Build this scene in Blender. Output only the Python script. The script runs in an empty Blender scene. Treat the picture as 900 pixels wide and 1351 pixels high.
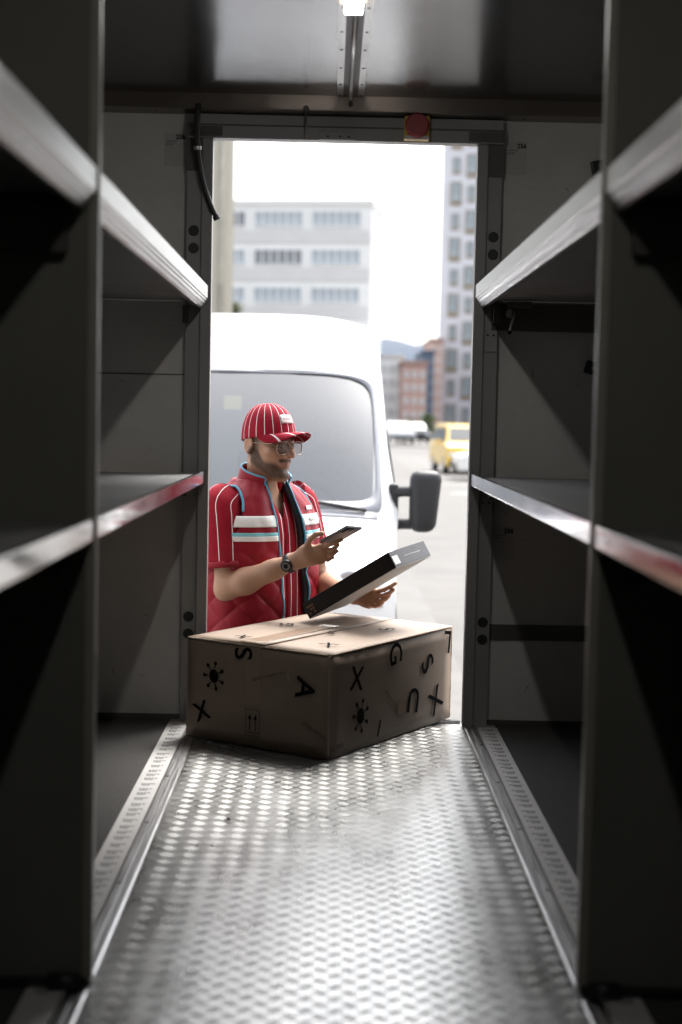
import bpy, bmesh, math, random
import numpy as np
from mathutils import Vector, Matrix, Euler, noise as mnoise
R = math.radians
rng = np.random.default_rng(7)
random.seed(7)
sc = bpy.context.scene
col = sc.collection

# ------------------------------------------------------------------ camera
FPX, PCX, PCY, CAMH = 1876.0, 450.0, 675.5, 1.05      # focal length and centre in photo pixels, eye height over the load floor
_F = np.array([-13, 125.5, -FPX]); _F /= np.linalg.norm(_F)
_U = np.array([.021, 1., 0]); _U[2] = -(_U[0]*_F[0]+_U[1]*_F[1])/_F[2]; _U /= np.linalg.norm(_U)
CM = np.stack([np.cross(_F, _U), _F, _U])
cam_d = bpy.data.cameras.new('camera')
cam = bpy.data.objects.new('camera', cam_d); col.objects.link(cam)
cam_d.sensor_fit = 'VERTICAL'; cam_d.sensor_height = 36; cam_d.lens = FPX/1351*36
mw = Matrix.Identity(4)
for i in range(3):
    for j in range(3): mw[i][j] = CM[i, j]
mw[2][3] = CAMH
cam.matrix_world = mw
cam_d.clip_start = .05; cam_d.clip_end = 6000
cam_d.dof.use_dof = True; cam_d.dof.focus_distance = 4.98; cam_d.dof.aperture_fstop = 2.0
sc.camera = cam

def at(px, py, Y):
    d = CM @ np.array([px-PCX, -(py-PCY), -FPX]); return np.array([0, 0, CAMH]) + d*(Y/d[1])

# ------------------------------------------------------------------ sky, sun, exposure
SUN_EL, SUN_AZ = 58, 28        # degrees; azimuth measured clockwise from +Y
world = bpy.data.worlds.new('World'); sc.world = world; world.use_nodes = True
wn = world.node_tree.nodes; wl = world.node_tree.links
bg = wn['Background']; sky = wn.new('ShaderNodeTexSky'); sky.sky_type = 'NISHITA'; sky.sun_disc = False
sky.sun_elevation = R(SUN_EL); sky.sun_rotation = R(SUN_AZ); sky.air_density = 1.2; sky.dust_density = 4.0; sky.ozone_density = 1.0
hs = wn.new('ShaderNodeHueSaturation'); hs.inputs['Saturation'].default_value = .28
wl.new(sky.outputs[0], hs.inputs['Color']); wl.new(hs.outputs[0], bg.inputs['Color'])
bg.inputs['Strength'].default_value = .15
sun_d = bpy.data.lights.new('sun', 'SUN'); sun_d.energy = 1.4; sun_d.angle = R(25); sun_d.color = (1, .965, .92)
sun = bpy.data.objects.new('sun', sun_d); col.objects.link(sun)
sd = Vector((math.sin(R(SUN_AZ))*math.cos(R(SUN_EL)), math.cos(R(SUN_AZ))*math.cos(R(SUN_EL)), math.sin(R(SUN_EL))))
sun.rotation_euler = sd.to_track_quat('Z', 'Y').to_euler(); sun.location = (0, 0, 30)
sc.view_settings.view_transform = 'Standard'; sc.view_settings.look = 'None'
sc.view_settings.exposure = 1.9; sc.view_settings.gamma = 1
LAMP_EMIT = 46.0
sc.cycles.use_denoising = True
sc.cycles.max_bounces = 10; sc.cycles.diffuse_bounces = 5; sc.cycles.glossy_bounces = 5; sc.cycles.transparent_max_bounces = 12
sc.cycles.sample_clamp_indirect = 6; sc.cycles.caustics_reflective = False; sc.cycles.caustics_refractive = False

# ------------------------------------------------------------------ materials
MATS = {}
def mat(name, c, rough=.6, metal=0., var=.0, vscale=8., bump=0., bscale=60., stretch=None, rvar=0., emit=None, spec=.5, coat=0., c2=None, sheen=0.):
    if name in MATS: return MATS[name]
    m = bpy.data.materials.new(name); m.use_nodes = True; MATS[name] = m
    nt = m.node_tree; n = nt.nodes; l = nt.links; p = n['Principled BSDF']
    p.inputs['Base Color'].default_value = (*c, 1); p.inputs['Roughness'].default_value = rough; p.inputs['Metallic'].default_value = metal
    p.inputs['Specular IOR Level'].default_value = spec
    if coat: p.inputs['Coat Weight'].default_value = coat; p.inputs['Coat Roughness'].default_value = .08
    if sheen: p.inputs['Sheen Weight'].default_value = sheen
    if emit: p.inputs['Emission Color'].default_value = (*emit[0], 1); p.inputs['Emission Strength'].default_value = emit[1]
    if var or bump or rvar:
        tc = n.new('ShaderNodeTexCoord'); mp = n.new('ShaderNodeMapping'); l.new(tc.outputs['Object'], mp.inputs[0])
        if stretch: mp.inputs['Scale'].default_value = stretch
        if var or rvar:
            nz = n.new('ShaderNodeTexNoise'); nz.inputs['Scale'].default_value = vscale; nz.inputs['Detail'].default_value = 6; nz.inputs['Roughness'].default_value = .65
            l.new(mp.outputs[0], nz.inputs['Vector'])
        if var:
            mr = n.new('ShaderNodeMapRange'); mr.inputs[1].default_value = .3; mr.inputs[2].default_value = .7
            l.new(nz.outputs[0], mr.inputs[0])
            mx = n.new('ShaderNodeMix'); mx.data_type = 'RGBA'
            d = c2 or tuple(max(0, x*(1-var)) for x in c); u = c if c2 else tuple(min(1, x*(1+var)) for x in c)
            mx.inputs[6].default_value = (*d, 1); mx.inputs[7].default_value = (*u, 1)
            l.new(mr.outputs[0], mx.inputs[0]); l.new(mx.outputs[2], p.inputs['Base Color'])
        if rvar:
            m2 = n.new('ShaderNodeMapRange'); m2.inputs[1].default_value = .3; m2.inputs[2].default_value = .7
            m2.inputs[3].default_value = max(0.02, rough-rvar); m2.inputs[4].default_value = min(1, rough+rvar)
            l.new(nz.outputs[0], m2.inputs[0]); l.new(m2.outputs[0], p.inputs['Roughness'])
        if bump:
            nb = n.new('ShaderNodeTexNoise'); nb.inputs['Scale'].default_value = bscale; nb.inputs['Detail'].default_value = 4
            l.new(mp.outputs[0], nb.inputs['Vector'])
            b = n.new('ShaderNodeBump'); b.inputs['Strength'].default_value = bump; b.inputs['Distance'].default_value = .004
            l.new(nb.outputs[0], b.inputs['Height']); l.new(b.outputs[0], p.inputs['Normal'])
    return m

def striped(name, base, line, freq, width, rough=.8, bump=.15):
    """cloth with thin lines at whole values of uv.x * freq"""
    m = mat(name, base, rough, bump=bump, bscale=500, var=.12, vscale=20, spec=.2)
    nt = m.node_tree; n = nt.nodes; l = nt.links; p = n['Principled BSDF']
    src = p.inputs['Base Color'].links[0].from_socket
    uv = n.new('ShaderNodeUVMap'); sx = n.new('ShaderNodeSeparateXYZ'); l.new(uv.outputs[0], sx.inputs[0])
    mu = n.new('ShaderNodeMath'); mu.operation = 'MULTIPLY'; mu.inputs[1].default_value = freq; l.new(sx.outputs[0], mu.inputs[0])
    fr = n.new('ShaderNodeMath'); fr.operation = 'FRACT'; l.new(mu.outputs[0], fr.inputs[0])
    lt = n.new('ShaderNodeMath'); lt.operation = 'LESS_THAN'; lt.inputs[1].default_value = width; l.new(fr.outputs[0], lt.inputs[0])
    mx = n.new('ShaderNodeMix'); mx.data_type = 'RGBA'; l.new(lt.outputs[0], mx.inputs[0]); l.new(src, mx.inputs[6]); mx.inputs[7].default_value = (*line, 1)
    l.new(mx.outputs[2], p.inputs['Base Color'])
    return m

def glass(name, tint=(.9, .95, .95), refl=1.0, rough=.0, dark=0.):
    """thin pane: mirror reflection by Fresnel over a tinted see-through sheet"""
    m = bpy.data.materials.new(name); m.use_nodes = True; MATS[name] = m
    nt = m.node_tree; n = nt.nodes; l = nt.links
    for x in list(n):
        if x.type != 'OUTPUT_MATERIAL': n.remove(x)
    o = [x for x in n if x.type == 'OUTPUT_MATERIAL'][0]
    t = n.new('ShaderNodeBsdfTransparent'); t.inputs[0].default_value = (*tint, 1)
    g = n.new('ShaderNodeBsdfGlossy'); g.inputs['Roughness'].default_value = rough
    f = n.new('ShaderNodeFresnel'); f.inputs[0].default_value = 1.52
    mu = n.new('ShaderNodeMath'); mu.operation = 'MULTIPLY'; mu.inputs[1].default_value = 1.7*refl; mu.use_clamp = True
    l.new(f.outputs[0], mu.inputs[0])
    mx = n.new('ShaderNodeMixShader'); l.new(mu.outputs[0], mx.inputs[0]); l.new(t.outputs[0], mx.inputs[1]); l.new(g.outputs[0], mx.inputs[2]); l.new(mx.outputs[0], o.inputs[0])
    return m

# ------------------------------------------------------------------ mesh helpers
def link(name, me, m=None, parent=None):
    o = bpy.data.objects.new(name, me); col.objects.link(o)
    if m is not None and len(me.materials) == 0: me.materials.append(m)
    if parent is not None: o.parent = parent
    return o
def mesh(name, V, F, m=None, parent=None, smooth=False, uv=None, local=False, solid=0., sub=0, off=0., bev=0.):
    """link ONE mesh object; V in world metres unless local (then in the parent's own frame)"""
    V = np.asarray(V, float)
    if not local: V = V - ORG.get(parent.name if parent else None, np.zeros(3))
    me = bpy.data.meshes.new(name); me.from_pydata(V.tolist(), [], [tuple(int(i) for i in f) for f in F]); me.update()
    if uv is not None:
        ul = me.uv_layers.new(name='UVMap'); idx = np.empty(len(me.loops), int); me.loops.foreach_get('vertex_index', idx)
        ul.data.foreach_set('uv', np.asarray(uv, float)[idx].ravel())
    if smooth: me.polygons.foreach_set('use_smooth', [True]*len(me.polygons))
    o = link(name, me, m, parent)
    if solid: s = o.modifiers.new('solid', 'SOLIDIFY'); s.thickness = solid; s.offset = off
    if bev: b = o.modifiers.new('bevel', 'BEVEL'); b.width = bev; b.segments = 2; b.limit_method = 'ANGLE'
    if sub: s = o.modifiers.new('sub', 'SUBSURF'); s.levels = sub; s.render_levels = sub
    if parent is not None: ORG[o.name] = ORG.get(parent.name, np.zeros(3))
    return o
ORG = {}
def thing(name, label, cat, loc=(0, 0, 0), rotz=0., group=None, kind=None):
    o = bpy.data.objects.new(name, None); col.objects.link(o); o.location = loc; o.rotation_euler = (0, 0, rotz); o.empty_display_size = .1
    o['label'] = label; o['category'] = cat
    if group: o['group'] = group
    ORG[o.name] = np.array(loc, float)
    return o
def tag(o, label=None, cat=None, group=None, kind=None):
    if label: o['label'] = label
    if cat: o['category'] = cat
    if group: o['group'] = group
    if kind: o['kind'] = kind
    return o
def boxvf(x0, x1, y0, y1, z0, z1, b=0.):
    """box as verts and faces, edges cut by b"""
    if b <= 0:
        V = [(x, y, z) for z in (z0, z1) for y in (y0, y1) for x in (x0, x1)]
        return np.array(V, float), [(0, 2, 3, 1), (4, 5, 7, 6), (0, 1, 5, 4), (2, 6, 7, 3), (0, 4, 6, 2), (1, 3, 7, 5)]
    bm = bmesh.new(); bmesh.ops.create_cube(bm, size=1)
    for v in bm.verts: v.co = Vector(((x0+x1)/2+v.co.x*(x1-x0), (y0+y1)/2+v.co.y*(y1-y0), (z0+z1)/2+v.co.z*(z1-z0)))
    bmesh.ops.bevel(bm, geom=list(bm.edges), offset=b, segments=2, affect='EDGES', profile=.6)
    bm.verts.ensure_lookup_table(); bm.verts.index_update()
    V = np.array([v.co[:] for v in bm.verts]); F = [tuple(v.index for v in f.verts) for f in bm.faces]; bm.free()
    return V, F
def box(name, x0, x1, y0, y1, z0, z1, m, parent=None, b=0., **k):
    V, F = boxvf(min(x0, x1), max(x0, x1), min(y0, y1), max(y0, y1), min(z0, z1), max(z0, z1), b); return mesh(name, V, F, m, parent, **k)
def join(parts):
    V = []; F = []; n = 0
    for v, f in parts:
        v = np.asarray(v, float); V.append(v); F += [tuple(i+n for i in q) for q in f]; n += len(v)
    return np.concatenate(V), F
def gridf(nu, nv, wrapu=False):
    """faces of an nv x nu grid stored row by row (row = v)"""
    F = []
    for j in range(nv-1):
        for i in range(nu if wrapu else nu-1):
            a = j*nu+i; b = j*nu+(i+1) % nu; F.append((a, b, b+nu, a+nu))
    return F
def tubevf(P, r, n=10, cap=True, flat=1., ref=None):
    P = np.asarray(P, float); m = len(P); r = np.broadcast_to(np.asarray(r, float), (m,))
    T = np.gradient(P, axis=0); T /= np.linalg.norm(T, axis=1)[:, None]+1e-12
    u = np.array(ref if ref is not None else (0, 0, 1.), float)
    if abs(u @ T[0]) > .9: u = np.array([1., 0, 0])
    V = []
    for i in range(m):
        u = u - T[i]*(u @ T[i]); u /= np.linalg.norm(u); w = np.cross(T[i], u)
        for k in range(n):
            a = 2*math.pi*k/n; V.append(P[i]+r[i]*(math.cos(a)*u+flat*math.sin(a)*w))
    F = gridf(n, m, True)
    if cap: F += [tuple(range(n-1, -1, -1)), tuple(range((m-1)*n, m*n))]
    return np.array(V), F
def tube(name, P, r, m, parent=None, n=10, **k): 
    kk = {a: k.pop(a) for a in ('flat', 'ref', 'cap') if a in k}
    V, F = tubevf(P, r, n, **kk); return mesh(name, V, F, m, parent, smooth=True, **k)
def spline(P, n):
    """Catmull-Rom through P"""
    P = np.asarray(P, float); Q = np.vstack([2*P[0]-P[1], P, 2*P[-1]-P[-2]]); out = []
    for t in np.linspace(0, len(P)-1-1e-9, n):
        i = int(t); f = t-i; a, b, c, d = Q[i:i+4]
        out.append(.5*((2*b)+(c-a)*f+(2*a-5*b+4*c-d)*f*f+(3*b-a-3*c+d)*f**3))
    return np.array(out)
def prismvf(poly, axis, a0, a1):
    """polygon (2D) pushed along axis 0/1/2 from a0 to a1"""
    n = len(poly); V = []
    for a in (a0, a1):
        for p in poly:
            q = list(p); q.insert(axis, a); V.append(q)
    F = [tuple(range(n-1, -1, -1)), tuple(range(n, 2*n))]+[(i, (i+1) % n, n+(i+1) % n, n+i) for i in range(n)]
    return np.array(V, float), F
def discvf(c, r, axis, h, n=20, dome=0.):
    """flat cylinder, base at c, height h along axis vector"""
    ax = np.array(axis, float); ax /= np.linalg.norm(ax); u = np.cross(ax, (0, 0, 1.) if abs(ax[2]) < .9 else (1., 0, 0)); u /= np.linalg.norm(u); w = np.cross(ax, u)
    c = np.array(c, float); V = []
    for t, s in ((0, 1), (h*.75, 1), (h, .88)):
        for k in range(n): a = 2*math.pi*k/n; V.append(c+ax*t+r*s*(math.cos(a)*u+math.sin(a)*w))
    F = gridf(n, 3, True)+[tuple(range(n-1, -1, -1)), tuple(range(2*n, 3*n))]
    return np.array(V), F
def textvf(s, size, bold=0.0, depth=.0004):
    cu = bpy.data.curves.new('t', 'FONT'); cu.body = s; cu.size = size; cu.align_x = 'CENTER'; cu.align_y = 'CENTER'; cu.offset = bold; cu.extrude = depth; cu.resolution_u = 3
    o = bpy.data.objects.new('t', cu); col.objects.link(o); dg = bpy.context.evaluated_depsgraph_get(); me = o.evaluated_get(dg).to_mesh()
    V = np.array([v.co[:] for v in me.vertices]); F = [tuple(p.vertices) for p in me.polygons]
    o.evaluated_get(dg).to_mesh_clear(); bpy.data.objects.remove(o); bpy.data.curves.remove(cu)
    return V, F
def frame3(o, x, y, z=None):
    """function that maps plane coordinates (x, y, out) to the world"""
    o, x, y = (np.array(a, float) for a in (o, x, y)); x = x/np.linalg.norm(x); y = y/np.linalg.norm(y); z = np.cross(x, y) if z is None else np.array(z, float)
    return lambda V: o+np.asarray(V)[:, :1]*x+np.asarray(V)[:, 1:2]*y+np.asarray(V)[:, 2:3]*z
def rot2(V, deg, dx=0, dy=0):
    V = np.array(V, float); c, s = math.cos(R(deg)), math.sin(R(deg)); x = V[:, 0]*c-V[:, 1]*s+dx; y = V[:, 0]*s+V[:, 1]*c+dy; V[:, 0] = x; V[:, 1] = y; return V

# ------------------------------------------------------------------ palette
M_ALU = mat('brushed_aluminium', (.25, .255, .265), .17, 1., var=.08, vscale=3, rvar=.06, bump=.12, bscale=40, stretch=(1, 60, 60))
M_TREAD = mat('tread_aluminium', (.50, .50, .49), .30, 1., var=.14, vscale=4, rvar=.08, c2=(.39, .385, .37), stretch=(2.5, .8, 1))
M_RAIL = mat('rail_aluminium', (.50, .50, .50), .36, 1., var=.07, vscale=5, rvar=.1, bump=.08, bscale=50, stretch=(40, 1, 40))
M_POL = mat('polished_aluminium', (.66, .66, .66), .12, 1., var=.10, vscale=9, rvar=.07, stretch=(1, .25, 1))
M_WALL = mat('grey_wall_panel', (.50, .485, .46), .5, var=.12, vscale=3, bump=.05, bscale=200, rvar=.08)
M_FRAME = mat('painted_frame', (.27, .265, .26), .42, var=.06, vscale=6, rvar=.08)
M_DIV = mat('divider_panel_grey', (.15, .15, .13), .55, var=.07, vscale=4, bump=.04, bscale=160)
M_EDGE = mat('divider_edge', (.32, .31, .26), .4, var=.1, vscale=10)
M_DARK = mat('dark_steel', (.075, .07, .065), .5, var=.15, vscale=12)
M_BEAM = mat('bronze_beam', (.17, .145, .125), .3, .9, var=.05, vscale=3)
M_MAT = mat('antislip_floor', (.06, .058, .056), .85, spec=.15, var=.35, vscale=140, bump=.3, bscale=320)
M_BOARD = mat('shelf_board', (.19, .19, .19), .4, var=.15, vscale=14, bump=.06, bscale=150, rvar=.1)
M_BLK = mat('black_plastic', (.014, .014, .015), .45, var=.1, vscale=20)
M_SCREW = mat('screw_steel', (.2, .2, .2), .4, .9, var=.1)
M_INK = mat('black_print', (.006, .006, .006), .9, spec=.05, var=.1, vscale=30)
M_GREYINK = mat('grey_print', (.16, .16, .165), .6, var=.2, vscale=60)
M_STRIP = mat('label_tape', (.55, .54, .53), .45, var=.09, vscale=30)

XL, XR, WL, WR, YF, YB, ZC = -.42, .475, -1.0, 1.055, -.7, 4.84, 2.1
AIS = ((XL, -1, WL), (XR, 1, WR))

# ------------------------------------------------------------------ load floor
o = tag(box('cargo_floor', XL+.001, XR-.001, YF, 4.815, -.05, 0, M_TREAD), kind='structure')
def barvf(L, w, h):
    return np.array([(-L/2, 0, 0), (-L*.3, -w/2, 0), (L*.3, -w/2, 0), (L/2, 0, 0), (L*.3, w/2, 0), (-L*.3, w/2, 0), (-L*.3, 0, h), (L*.3, 0, h)]), \
           [(0, 1, 6), (1, 2, 7, 6), (2, 3, 7), (3, 4, 7), (4, 5, 6, 7), (5, 0, 6)]
bv, bf = barvf(.033, .0046, .00065)
parts = []; S = .0377
for i in range(-95, 200):
    for j in range(-95, 200):
        gx = (i-j)*S/math.sqrt(2); gy = (i+j)*S/math.sqrt(2)
        x, y = gx+.028, gy+.8
        if not (XL+.012 < x < XR-.012 and .9 < y < 4.80): continue
        a = 45 if (i+j) % 2 else -45
        for k in range(5):
            s = (k-2)*.0067; ca, sa = math.cos(R(a)), math.sin(R(a))
            V = rot2(bv, a, x-s*sa, y+s*ca); V = V[(V[:, 0] > -9)] ; parts.append((V, bf))
V, F = join(parts)
tag(mesh('tread_bars', V, F, mat('tread_bar_aluminium', (.34, .34, .33), .56, 1., var=.12, vscale=9, rvar=.08), o), kind='stuff')
tag(box('door_sill', XL+.002, XR-.002, 4.817, 4.90, -.05, -.006, M_RAIL), kind='structure')
box('sill_lip', XL+.004, XR-.004, 4.885, 4.905, -.006, .004, M_POL, bpy.data.objects['door_sill'])
for nm, (xe, s, xw) in zip(('bay_floor_left', 'bay_floor_right'), AIS):
    tag(box(nm, xe+s*.112, xw, YF, YB, -.05, .001, M_MAT), kind='structure')
for (xe, s, xw), side in zip(AIS, ('left', 'right')):
    t = thing('floor_rail', 'ribbed aluminium floor rail with printed tape along the '+('rubber mat below the red-reflecting rail' if side == 'left' else 'rubber mat beside the threshold opening'), 'floor rail', (xe, 0, 0), group=None)
    t['label'] = 'aluminium floor rail with printed tape, on the '+('black cable' if side == 'left' else 'red stop button')+' side of the doorway'
    prof = [(0, -.004), (0, .003), (.004, .0052), (.010, .0052), (.012, .003), (.021, .003), (.023, .005), (.037, .005), (.040, .003), (.042, -.004)]
    P = [(xe+s*a, z) for a, z in prof]
    if s < 0: P = P[::-1]
    V, F = prismvf(P, 1, YF, 4.80); mesh('rail_profile', V, F, M_RAIL, t)
    tp = box('label_tape', xe+s*.044, xe+s*.111, YF, 4.79, -.05, .004, M_STRIP, t)
    parts = []
    for k in range(44):
        y = 4.74-k*.052-.006*math.sin(k*1.7)
        for (u0, u1, v0, v1) in ((.058, .097, .004, .012), (.070, .094, -.012, -.001)):
            n = random.randint(4, 6)
            for q in range(n):
                a = u0+(u1-u0)*q/n; b2 = a+(u1-u0)/n*.72
                parts.append(boxvf(*sorted((xe+s*a, xe+s*b2)), y+v0+random.uniform(0, .001), y+v1, .0041, .0047))
    V, F = join(parts); tag(mesh('printed_marks', V, F, M_GREYINK, tp), kind='stuff')
    for k in range(10):
        V, F = discvf((xe+s*.030, 4.52-k*.47, .005), .0055, (0, 0, 1), .0022, 10); mesh('screw', V, F, M_SCREW, t)

# ------------------------------------------------------------------ box body
tag(box('ceiling', WL, WR, YF, 4.74, ZC, ZC+.04, M_ALU), kind='structure')
tag(box('wall_left', WL-.04, WL, YF, 4.9, -.05, ZC+.04, M_WALL), kind='structure')
tag(box('wall_right', WR, WR+.04, YF, 4.9, -.05, ZC+.04, M_WALL), kind='structure')
tag(box('wall_front', WL, WR, YF-.04, YF, -.05, ZC+.04, M_WALL), kind='structure')
wr = tag(box('wall_rear_left', WL, -.497, YB, 4.9, -.05, 2.14, M_WALL), kind='structure')
for z in (1.18,): box('panel_joint', WL, -.498, YB-.002, YB+.004, z, z+.004, M_DARK, wr)
box('skirting', WL, -.498, YB-.006, YB, .002, .02, M_DARK, wr)
wr2 = tag(box('wall_rear_right', .555, WR, YB, 4.9, -.05, 2.14, M_WALL), kind='structure')
box('kick_strip', .556, WR, YB-.004, YB+.002, .298, .352, M_DARK, wr2)
box('skirting', .556, WR, YB-.006, YB, .002, .02, M_DARK, wr2)
for z0, z1 in ((1.352, 1.44), (.792, .836)): box('shelf_batten', .533, WR, YB-.03, YB-.004, z0, z1, M_DARK, wr2)
for x in (.70, .90, 1.0):
    for z in (1.385, 1.41): V, F = discvf((x, YB-.03, z), .004, (0, -1, 0), .002, 8); mesh('screw', V, F, M_BLK, wr2)
be = tag(box('roof_beam', WL, WR, 4.741, 4.84, 2.05, ZC+.04, M_BEAM, b=.003), kind='structure')
for x in (-.6, -.33, .33, .62): V, F = discvf((x, 4.79, 2.0495), .004, (0, 0, -1), .002, 8); mesh('screw', V, F, M_BLK, be)

M_SCR = mat('scuffed_paint', (.12, .115, .105), .7, var=.3, vscale=60)
for w_, x0, x1 in ((wr, -.95, -.52), (wr2, .60, 1.0)):
    for k in range(16):
        x = random.uniform(x0, x1); z = random.uniform(.06, 1.95); a = random.uniform(0, 3.14); L = random.uniform(.006, .05); w = random.uniform(.0006, .0016)
        d = np.array([math.cos(a), 0, math.sin(a)])*L/2; q = np.array([-math.sin(a), 0, math.cos(a)])*w; c = np.array([x, YB-.0008, z])
        mesh('scuff_mark', [c-d-q*.3, c-q, c+d-q*.3, c+d+q*.3, c+q, c-d+q*.3], [(0, 1, 2, 3, 4, 5)], M_SCR, w_)
t = thing('door_frame', 'grey painted metal frame around the open rear doorway', 'door frame', (0, YB, 0))
box('header', -.497, .555, 4.80, 4.85, 1.967, 2.046, M_FRAME, t, b=.003)
box('header_back', -.4965, .5545, 4.8405, 4.899, 2.0465, 2.14, M_FRAME, t)
box('header_trim', -.50, .557, 4.793, 4.8, 2.008, 2.012, M_DARK, t)
for x0, x1, x2 in ((-.497, -.447, -.41), (.555, .507, .47)):
    box('post', x0, x1, 4.812, 4.86, -.04, 1.966, M_FRAME, t, b=.002)
    box('jamb', x1, x2, 4.80, 4.84, -.04, 1.9665, M_FRAME, t, b=.004)
    box('seal_strip', x2+(-.02 if x2 < 0 else .02), x2+(-.001 if x2 < 0 else .001), 4.8405, 4.85, 0, 1.965, M_BLK, t)
    for z in (1.662, 1.604, .362, .303):
        V, F = discvf(((x0*.5+x1*.5), 4.812, z), .0175, (0, -1, 0), .004, 24); mesh('plug', V, F, M_BLK, t)
    xc = (x0+x1)/2
    cp = box('corner_plate', x0+(-.004 if x0 < 0 else .004), x1, 4.808, 4.8125, 1.86, 1.965, M_DARK, t)
    box('corner_plate', x0+(-.004 if x0 < 0 else .004), x2+(.03 if x0 < 0 else -.03), 4.792, 4.7985, 1.972, 2.004, M_DARK, t)
for x in (.56,):
    box('bracket_plate', .512, .552, 4.806, 4.812, 1.28, 1.35, M_FRAME, t); box('bracket_plate', .512, .552, 4.806, 4.812, .70, .785, M_FRAME, t)
    for z in (1.335, .77):
        for xx in (.521, .541): V, F = discvf((xx, 4.806, z), .004, (0, -1, 0), .002, 8); mesh('screw', V, F, M_BLK, t)
box('lock_plate', -.06, .06, 4.79, 4.80, 1.968, 1.995, M_FRAME, t, b=.002)
for x in (-.03, .01, .04): V, F = discvf((x, 4.79, 1.978), .004, (0, -1, 0), .003, 8); mesh('screw', V, F, M_BLK, t)

# ------------------------------------------------------------------ shelves and dividers
def shelf(xe, s, xw, y0, y1, z, upper, label, group=None):
    t = thing('shelf', label, 'shelf', (xe, y0, z))
    box('board', xe+s*.022, xw-s*.001, y0, y1, z-.05 if upper else z-.028, z-.03 if upper else z-.01, M_BOARD, t)
    if upper: prof = [(0, 0), (.012, 0), (.022, -.012), (.05, -.0505), (.05, -.066), (.024, -.074), (.018, -.070), (.013, -.062), (.010, -.060), (.008, -.052), (.004, -.050), (.004, -.045), (0, -.042)]
    else: prof = [(0, 0), (.010, .001), (.018, -.004), (.024, -.0085), (.024, -.034), (.012, -.042), (.003, -.042), (0, -.038)]
    P = [(xe+s*a, z+b) for a, b in prof]
    if s > 0: P = P[::-1]
    V, F = prismvf(P, 1, y0, y1); r = mesh('front_rail', V, F, M_RAIL if upper else M_POL, t, bev=.0008)
    if y1 > 3:
        box('end_bracket', xe+s*.06, xe+s*.082, y1-.03, y1-.002, z-.125 if upper else z-.085, z-.067 if upper else z-.043, M_DARK, t)
    else:
        box('end_bracket', xe+s*.05, xe+s*.32, y1-.03, y1-.003, z-.15 if upper else z-.1, z-.067 if upper else z-.043, M_DARK, t)
    return t
for (xe, s, xw), c in zip(AIS, ('the black cable', 'the red stop button')):
    sd_ = 'cable' if s < 0 else 'stop button'
    shelf(xe, s, xw, 2.572, 4.798, 1.478 if s < 0 else 1.50, True, f'upper cargo shelf with grooved aluminium lip, ends under {c} by the door')
    shelf(xe, s, xw, 2.572, 4.798, .86 if s < 0 else .868, False, f'lower cargo shelf with polished lip beside the doorway, on {c} side')
    shelf(xe, s, xw, YF+.02, 2.537, 1.478 if s < 0 else 1.495, True, f'upper front-bay shelf before the divider panel, on {c} side')
    shelf(xe, s, xw, YF+.02, 2.537, .86 if s < 0 else .866, False, f'lower front-bay shelf before the divider panel, on {c} side')
    t = thing('divider_panel', f'tall dark grey divider panel between the shelf bays, on {c} side', 'divider', (xe, 2.55, 0))
    xa = xe+s*.008
    box('panel', xa, xw-s*.001, 2.5405, 2.5595, .0055, ZC-.002, M_DIV, t)
    box('edge_profile', xe-s*.0035, xa+s*.006, 2.5385, 2.5615, .0055, ZC-.002, M_EDGE, t, b=.002)
    box('foot', xe-s*.002, xe+s*.30, 2.522, 2.5375, .0052, .022, M_BLK, t, b=.004)
    V, F = tubevf([(xe+s*.015, 2.515, .021), (xe+s*.07, 2.515, .021)], .015, 14); mesh('rubber_wedge', V, F, M_BLK, t, smooth=True)
for z, a in ((1.475, 12), (.955+.27, -14)):
    t = thing('rubber_buffer', 'small black rubber buffer on the panel '+('above' if z > 1.4 else 'below')+' the upper shelf with the latch', 'buffer', (.83, YB, z))
    V, F = boxvf(-.03, .03, -.022, 0, -.022, .022, .004); c, s_ = math.cos(R(a)), math.sin(R(a))
    V = np.stack([V[:, 0]*c-V[:, 2]*s_, V[:, 1], V[:, 0]*s_+V[:, 2]*c], 1); t2 = (.885, 4.838, 1.905 if z > 1.4 else 1.232)
    t.location = t2; ORG[t.name] = np.array(t2); mesh('pad', V, F, M_BLK, t, local=True); mesh('mounting', *boxvf(-.012, .012, -.026, -.021, -.006, .006), M_DARK, t, local=True)
# shelf latch with its little lever
t = thing('shelf_latch', 'small steel latch with a hanging lever under the upper shelf', 'latch', (.60, YB-.05, 1.40))
box('latch_body', .58, .66, YB-.10, YB-.035, 1.425, 1.444, M_DARK, t, b=.002)
V, F = discvf((.592, YB-.036, 1.408), .016, (0, -1, 0), .02, 16); mesh('pivot', V, F, M_RAIL, t, smooth=False)
tube('lever', [(.603, YB-.06, 1.415), (.601, YB-.062, 1.39), (.594, YB-.064, 1.365), (.590, YB-.064, 1.345)], [.006, .005, .004, .004], M_RAIL, t)
V, F = discvf((.590, YB-.071, 1.343), .007, (0, 1, 0), .014, 12); mesh('knob', V, F, M_BLK, t)

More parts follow.
